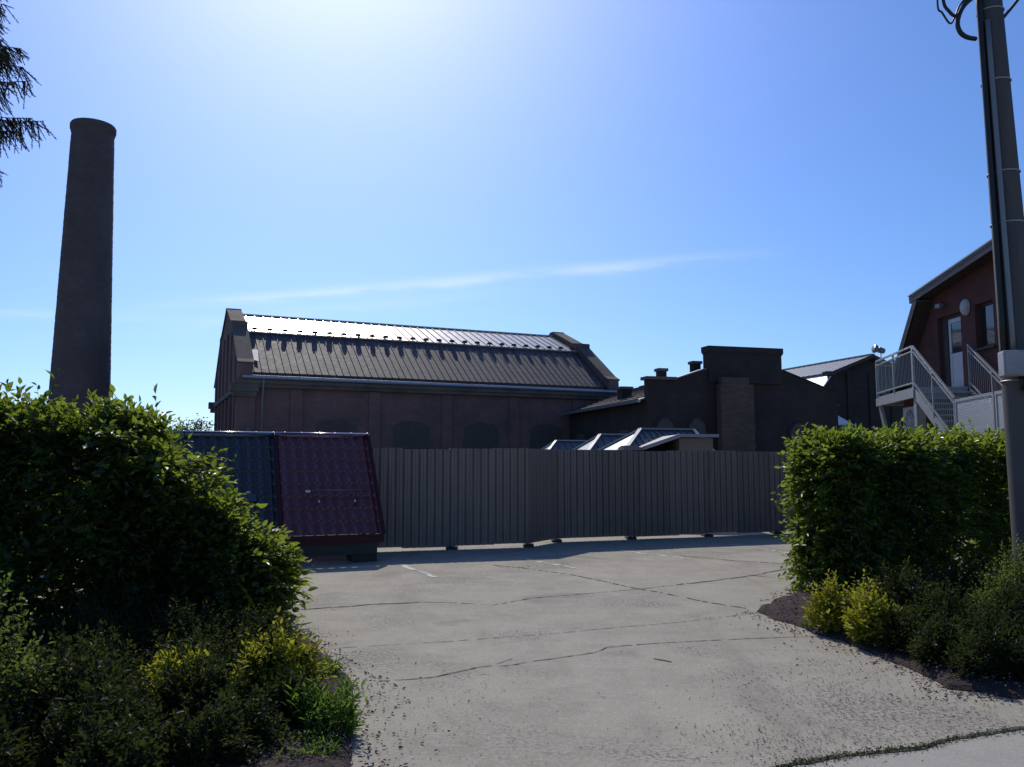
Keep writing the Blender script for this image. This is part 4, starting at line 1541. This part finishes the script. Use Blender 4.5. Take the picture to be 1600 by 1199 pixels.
# ------------------------------------------------------------------ hedges
def hedge(name, label, E, d, S, T, ztop, nshoot, mat, leafL, stray, seed, zlow=.04, thin=.22, shag=(.14, .34), lumpk=1.0):
    global rng
    rng = np.random.default_rng(seed)
    n = Vector((-d.y, d.x, 0))
    if n.y < 0: n = -n                        # depth runs away from the camera
    h = thing(name, label, 'hedge', (E.x, E.y, 0))
    D3 = np.array([d.x, d.y, 0.0]); N3 = np.array([n.x, n.y, 0.0]); Z3 = np.array([0, 0, 1.0])
    m = nshoot
    face = rng.choice(5, m, p=[.36, .24, .22, .06, .12])     # front, top, back, end, inside
    s = rng.uniform(0, S, m)
    s = np.where(rng.random(m) < .22, rng.uniform(0, 1.5, m), s)
    dd = rng.uniform(0, T, m)
    zt = ztop(s)
    z = zlow + (zt - zlow) * rng.random(m) ** .85
    depth = np.minimum(np.abs(rng.normal(0, .13, m)), T * .5)
    lump = lumpk * (.10 * np.sin(s * 3.1 + z * 2.3) + .07 * np.sin(s * 7.3 - z * 5.1 + 1) + .05 * np.sin(s * 15.0 + dd * 9))
    dd = np.where(face == 0, depth - lump * .8, dd)
    dd = np.where(face == 2, T - depth + lump * .8, dd)
    z = np.where(face == 1, zt - depth * 1.0 + lump * .8, z)
    s = np.where(face == 3, np.abs(depth) * .8 - lump * .5, s)
    z = np.minimum(z, ztop(s) + .06)
    # keep the foot thin so that light shows through
    keep = (z > thin) | (rng.random(m) < .9)
    if lumpk > 1.2:
        keep &= (rng.random(m) < np.interp(s, [0, .9, 1.5], [.62, .75, 1.0])) & ~((np.sin(s * 9 + z * 6.5) * np.sin(z * 8 - s * 4 + 1.3) > .52) & (z > .7 * ztop(s)))
    s, dd, z, face = s[keep], dd[keep], z[keep], face[keep]
    m = len(s)
    P = s[:, None] * D3 + dd[:, None] * N3 + z[:, None] * Z3
    out = np.where((face == 0)[:, None], -N3, np.where((face == 2)[:, None], N3, np.where((face == 1)[:, None], Z3 * 1.3, np.where((face == 3)[:, None], -D3, Z3 * .2))))
    Dr = out + rng.normal(0, .55, (m, 3)) + Z3 * .35
    ln = rng.uniform(shag[0], shag[1], m) * np.where(rng.random(m) < .08, 1.5, 1.0)
    parts, tw = [], []
    dat, tip = shoot_leaves(P, Dr, ln, 8, leafL, leafL * .56)
    parts.append(dat); tw.append(twig_data(P, tip, .003, .0015))
    # stray shoots sticking out
    if stray:
        ss, st_d, st_z, sd, sl_ = [], [], [], [], []
        for (s0, d0, z0, dirv, l0) in stray:
            ss.append(s0 * D3 + d0 * N3 + z0 * Z3); sd.append(dirv[0] * D3 + dirv[1] * N3 + dirv[2] * Z3); sl_.append(l0)
        A = np.array(ss); B = np.array(sd); Lg = np.array(sl_)
        dat, tip = shoot_leaves(A, B, Lg, 9, leafL * 1.2, leafL * .68, .8, .12)
        parts.append(dat); tw.append(twig_data(A, tip, .006, .0022))
    link('foliage', raw_mesh('foliage', *merge(parts)), mat, h)
    # stems inside the hedge
    k = int(S / .22)
    a = np.stack([np.sort(rng.uniform(.15, S, k)), rng.uniform(T * .35, T * .65, k)], 1)
    A = a[:, :1] * D3 + a[:, 1:2] * N3
    top = A + rng.normal(0, .12, (k, 3)); top[:, 2] = np.maximum(.3, ztop(a[:, 0]) - .35)
    tw.append(twig_data(A, top, .022, .008))
    for _ in range(5):
        t = rng.uniform(.12, .8, (k, 1))
        q = A + (top - A) * t
        e = q + rng.normal(0, .28, (k, 3)) + Z3 * .3
        tw.append(twig_data(q, e, .009, .003))
    link('branches', raw_mesh('branches', *merge(tw)), M['twig'], h)
    return h


def lz(s):
    s = np.asarray(s, float)
    prof_s = [-.5, 0, .2, .42, .70, .92, 1.1, 1.5, 2.0, 2.6, 6]
    prof_z = [.36, .52, .76, .93, 1.12, 1.56, 1.90, 2.00, 2.04, 2.08, 2.12]
    return np.interp(s, prof_s, prof_z) + .05 * np.sin(s * 5.3) + .035 * np.sin(s * 11.7 + 1)
strayL = []
rs = random.Random(3)
for _ in range(70):
    s0 = rs.uniform(.75, 4)
    strayL.append((s0, rs.uniform(.1, .8), float(lz(s0)) - .12, (rs.uniform(-.5, .3), rs.uniform(-.3, .2), 1.0), rs.uniform(.28, .52)))
for s0, l0 in ((.30, .72), (.36, .62), (.24, .55), (.40, .8), (.46, .6), (.16, .5), (.80, .75), (.86, .7), (.92, .66), (1.0, .7), (2.12, .85), (2.02, .55), (2.35, .55), (1.72, .52), (1.55, .56), (1.40, .5), (1.08, .80), (1.20, .60), (.96, .62), (.72, .66), (.64, .52), (.42, .5), (.36, .44), (2.5, .6)):
    strayL.append((s0, .3, float(lz(s0)) - .12, (rs.uniform(-.15, .15), 0, 1.0), l0))
for _ in range(120):
    z0 = rs.uniform(.25, 1.8)
    s0 = float(np.interp(z0, [.2, .6, .9, 1.15, 1.5, 1.8], [-.06, 0, .2, .42, .72, .9])) + rs.uniform(-.02, .2)
    strayL.append((s0, rs.uniform(-.05, .6), z0 - .1, (-1.0, rs.uniform(-.6, .2), rs.uniform(.1, .9)), rs.uniform(.28, .58)))
EL = Vector((-2.54, 8.70, 0))
dL = Vector((-math.cos(AL), -math.sin(AL), 0))
hedge('hornbeam_hedge', 'tall loose hornbeam hedge with stray shoots and sloping end left of the drive', EL, dL, 5.2, 1.0, lz, 12000, M['hornbeam'], .108, strayL, 21, shag=(.16, .42), lumpk=1.7)


def rz_(s):
    s = np.asarray(s, float)
    return np.interp(s, [-.5, 0, .15, .5, 6], [1.65, 1.82, 1.88, 1.89, 1.95]) + .03 * np.sin(s * 6.1) + .025 * np.sin(s * 13.0)
strayR = []
for _ in range(60):
    s0 = rs.uniform(.1, 5.2)
    strayR.append((s0, rs.uniform(.05, .9), float(rz_(s0)) - .1, (rs.uniform(-.4, .4), rs.uniform(-.2, .2), 1.0), rs.uniform(.16, .28)))
for _ in range(60):
    strayR.append((rs.uniform(.0, .12), rs.uniform(.0, .9), rs.uniform(.15, 1.8), (-1.0, rs.uniform(-.6, .1), rs.uniform(.1, .7)), rs.uniform(.14, .30)))
ER = Vector((4.17, 10.50, 0))
dR = Vector((math.cos(AL), math.sin(AL), 0))
hedge('hornbeam_hedge', 'dense clipped box shaped hornbeam hedge right of the drive behind the pole', ER, dR, 5.6, .90, rz_, 8800, M['hornbeam_dark'], .10, strayR, 22)

# ------------------------------------------------------------------ low shrubs
def shrub(label, x, y, r, hgt, mat, n=420, leaf=.04, asp=.50, K=8, z0=.05, group=None, name='spirea_shrub', cat='shrub', seed=None):
    global rng
    rng = np.random.default_rng(seed if seed is not None else int(abs(x * 977 + y * 131)) + 5)
    o = thing(name, label, cat, (x, y, z0), 0, group)
    th = rng.uniform(0, 2 * math.pi, n)
    rr = np.sqrt(rng.random(n)) * r
    lump = 1 + .28 * np.sin(th * 2 + x * 7) + .16 * np.sin(th * 5 + y * 3)
    t = rr / r
    B = np.stack([np.cos(th) * rr * .35, np.sin(th) * rr * .35, np.zeros(n)], 1)
    zt = hgt * np.sqrt(np.maximum(.06, 1 - .9 * t ** 2)) * rng.uniform(.5, 1.12, n) * (1 + .18 * np.sin(th * 3 + y * 5))
    T_ = np.stack([np.cos(th) * rr * lump, np.sin(th) * rr * lump, zt], 1)
    Dr = unit(T_ - B + rng.normal(0, .06, (n, 3)))
    ln = np.minimum(.26, .5 * np.linalg.norm(T_ - B, axis=1) + .05)
    P = T_ - Dr * ln[:, None]
    dat, tip = shoot_leaves(P, Dr, ln * 1.05, K, leaf, leaf * asp, .75, .05, .5)
    # leaves low down inside
    n2 = n
    P2 = B + (T_ - B) * rng.uniform(.1, .6, (n2, 1))
    d2, tip2 = shoot_leaves(P2, rng.normal(0, .6, (n2, 3)) + np.array([0, 0, .5]), np.full(n2, .12), 4, leaf, leaf * asp)
    link('foliage', raw_mesh('foliage', *merge([dat, d2])), mat, o)
    link('branches', raw_mesh('branches', *merge([twig_data(B, P, .0035, .002), twig_data(P, tip, .002, .001)])), M['twig'], o)
    return o


YG, DG = 'yellow spirea shrubs in the beds', 'shade-darkened green shrubs in the beds'
g = gp(432, 1095); shrub('upright yellow green spirea at the end of the left hedge beside the litter', g.x, g.y, .28, .47, M['spirea'], 330, .058, group=YG)
g = gp(285, 1120); shrub('small yellow green spirea among dark shrubs in the left bed', g.x, g.y, .30, .42, M['spirea'], 240, .055, group=YG)
g = gp(1305, 992); shrub('yellow spirea nearest the hedge end on the right, half under the hedge', g.x, g.y, .26, .47, M['spirea'], 330, .058, group=YG)
g = gp(1362, 1012); shrub('bright yellow spirea bulging over the edge of the drive on the right', g.x, g.y, .27, .52, M['spirea'], 340, .060, group=YG)
shrub('tall olive green shrub cut by the left picture edge', -3.38, 5.05, .55, .92, M['juniper'], 700, .05, name='leafy_shrub', group=None)
shrub('bright green rounded shrub at the foot of the utility pole', 4.92, 8.15, .45, .78, M['juniper'], 650, .045, name='leafy_shrub')
dark_left = [(-4.35, 6.75, .55, .50), (-3.55, 6.95, .5, .46), (-2.80, 7.20, .48, .42), (-2.25, 7.55, .38, .34), (-4.1, 5.95, .5, .48), (-3.05, 6.1, .5, .42), (-2.35, 6.45, .42, .36),
             (-2.75, 5.25, .45, .48), (-2.05, 5.55, .36, .42), (-1.75, 6.2, .26, .36), (-2.25, 4.75, .4, .40), (-2.85, 4.35, .4, .42), (-1.62, 5.05, .24, .28), (-1.72, 4.72, .26, .30), (-2.0, 4.35, .28, .30), (-1.45, 5.55, .22, .28), (-1.95, 6.9, .26, .30), (-5.1, 6.3, .5, .62), (-3.7, 7.8, .5, .5), (-4.7, 7.45, .5, .5)]
dark_right = [(4.05, 8.75, .42, .56), (4.75, 9.1, .45, .6), (4.1, 7.95, .38, .50), (4.55, 7.55, .40, .52), (4.05, 7.2, .34, .44), (4.5, 6.75, .36, .46), (5.25, 7.5, .42, .52), (5.1, 6.9, .38, .46),
              (3.52, 7.62, .26, .34), (3.60, 7.12, .28, .36), (3.72, 6.68, .28, .38), (4.1, 6.42, .3, .38), (4.6, 6.42, .3, .40), (5.1, 6.5, .32, .42), (5.6, 6.9, .36, .46), (5.6, 8.9, .45, .6), (6.0, 8.0, .45, .55), (3.72, 8.15, .22, .30), (6.6, 8.7, .45, .55), (3.75, 7.35, .2, .26), (4.15, 6.55, .24, .28)]
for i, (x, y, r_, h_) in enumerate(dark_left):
    shrub('low green shrub with leaves darkened as shade in the bed under the left hedge', x, y, r_, h_, M['spirea_shaded'], int(620 * r_ / .45), .055, group='dark shrubs under the left hedge')
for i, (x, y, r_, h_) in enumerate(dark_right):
    shrub('low green shrub with leaves darkened as shade in the bed under the right hedge', x, y, r_, h_, M['spirea_shaded'], int(620 * r_ / .45), .055, group='dark shrubs under the right hedge')


def weed(label, x, y, r, hgt, n, leaf, name='weed_clump', seed=1):
    global rng
    rng = np.random.default_rng(seed)
    th = rng.uniform(0, 2 * math.pi, n); rr = np.sqrt(rng.random(n)) * r
    B = np.stack([np.cos(th) * rr, np.sin(th) * rr, np.zeros(n)], 1)
    Dr = rng.normal(0, .32, (n, 3)); Dr[:, 2] = 1
    ln = rng.uniform(.45, 1.05, n) * hgt
    dat, tip = shoot_leaves(B, Dr, ln, 8, leaf, leaf * .28, .8, .1, .6)
    o = thing(name, label, 'weed', (x, y, .03))
    link('leaves', raw_mesh('leaves', *dat), M['weed'], o)
    link('stems', raw_mesh('stems', *twig_data(B, tip, .003, .0015)), M['weed'], o)
g = gp(516, 1150); weed('bright green weed clump by the edge of the left bed', g.x, g.y, .17, .34, 130, .07, seed=4)
g = gp(492, 1062); weed('low green weeds beside the yellow spirea at the left hedge end', g.x, g.y, .20, .16, 90, .06, seed=5)
g = gp(470, 1185); weed('small sparse weeds on the litter at the bottom of the left bed', g.x, g.y, .22, .08, 60, .05, seed=6)
g = gp(1275, 985); weed('tiny green weeds on the litter corner of the right bed', g.x, g.y, .14, .07, 40, .04, seed=8)

# ------------------------------------------------------------------ spruce reaching in at the left
def spruce(x, y, hgt, seed):
    global rng
    rng = np.random.default_rng(seed)
    o = thing('spruce_tree', 'dark spruce with drooping boughs reaching in at the top left edge', 'tree', (x, y, 0))
    b = MB(); b.tube([(0, 0, -.1), (.03, 0, hgt * .3), (0, .03, hgt * .65), (0, 0, hgt)], [.24, .17, .09, .015], 10)
    b.build('trunk', M['bark'], o, smooth=True)
    A, Bn, NP, ND = [], [], [], []
    z = 7.1
    while z < hgt - .3:
        reach = 2.45 * min(1, (hgt - z) / (hgt * .5)) + .1
        for k in range(16):
            az = rng.uniform(0, 2 * math.pi)
            zz = z + rng.uniform(-.2, .2)
            rl_ = reach * rng.uniform(.72, 1.08)
            if rl_ < .15: continue
            dirh = np.array([math.cos(az), math.sin(az), 0.0])
            sideh = np.array([-math.sin(az), math.cos(az), 0.0])
            prev = None
            nseg = 10
            for i in range(nseg + 1):
                t = i / nseg
                p = dirh * rl_ * t + np.array([0, 0, zz - .42 * rl_ * t + .22 * rl_ * t ** 3]) + sideh * .05 * math.sin(t * 5 + az)
                if prev is not None:
                    A.append(prev); Bn.append(p)
                    for sgn in (-1, 1):
                        for q in range(7):
                            st_ = prev + (p - prev) * rng.random()
                            tl_ = (.16 + .36 * (1 - abs(t - .55))) * rng.uniform(.5, 1.1) * min(1, rl_ / 1.2)
                            dv = dirh * rng.uniform(-.1, .9) + sideh * sgn * rng.uniform(.0, .8) + np.array([0, 0, -rng.uniform(.3, 1.3)])
                            dv /= np.linalg.norm(dv)
                            en = st_ + dv * tl_
                            A.append(st_); Bn.append(en)
                            nn = max(8, int(tl_ / .0042))
                            tt = rng.random(nn)
                            NP.append(st_ + (en - st_) * tt[:, None]); ND.append(np.tile(dv, (nn, 1)))
                prev = p
        z += .32
    NPa, NDa = np.concatenate(NP), np.concatenate(ND)
    n = len(NPa)
    Dn = unit(NDa * .6 + rng.normal(0, .75, (n, 3)))
    L = rng.uniform(.02, .034, n)
    S = unit(np.cross(Dn, rng.normal(0, 1, (n, 3)))) * .0042
    v = np.empty((n, 3, 3)); v[:, 0] = NPa - S; v[:, 1] = NPa + S; v[:, 2] = NPa + Dn * L[:, None]
    crown = raw_mesh('crown', v.reshape(-1, 3), np.arange(n * 3), np.full(n, 3))
    link('crown', crown, M['spruce'], o)
    link('branches', raw_mesh('branches', *twig_data(np.array(A), np.array(Bn), .008, .005)), M['bark'], o)
    print('spruce needles', n)
spruce(-9.2, 10.6, 14.5, 5)

# ------------------------------------------------------------------ far trees, low over the roofs
def far_tree(x, y, hgt, r, label, seed):
    global rng
    rng = np.random.default_rng(seed)
    o = thing('deciduous_tree', label, 'tree', (x, y, 0), 0, 'trees beyond the yard')
    b = MB(); b.tube([(0, 0, -.1), (.05, 0, hgt * .4), (0, .1, hgt * .8)], [.22, .15, .05], 8)
    for k in range(6):
        a = k * 1.05
        b.tube([(0, 0, hgt * (.3 + .06 * k)), (math.cos(a) * r * .6, math.sin(a) * r * .6, hgt * (.55 + .06 * k))], [.08, .02], 6)
    b.build('trunk', M['bark'], o)
    ncl = 46
    n = 5200
    c = rng.normal(0, 1, (ncl, 3)); c = unit(c) * (rng.random((ncl, 1)) ** .4)
    c = c * np.array([r, r, hgt * .36]) + np.array([0, 0, hgt * .62])
    i = rng.integers(0, ncl, n)
    P = c[i] + rng.normal(0, .22 * r, (n, 3)) * np.array([1, 1, .7])
    D = rng.normal(0, 1, (n, 3)); N_ = rng.normal(0, .6, (n, 3)); N_[:, 2] += .6
    link('crown', raw_mesh('crown', *leaf_data(P, D, N_, rng.uniform(.14, .26, n), rng.uniform(.09, .15, n))), M['treeleaf'], o)
tp_ = at(292, 690, 66)
far_tree(tp_.x, 66, 5.2, 1.9, 'small round tree peeping over the hedge just left of the brick hall', 31)
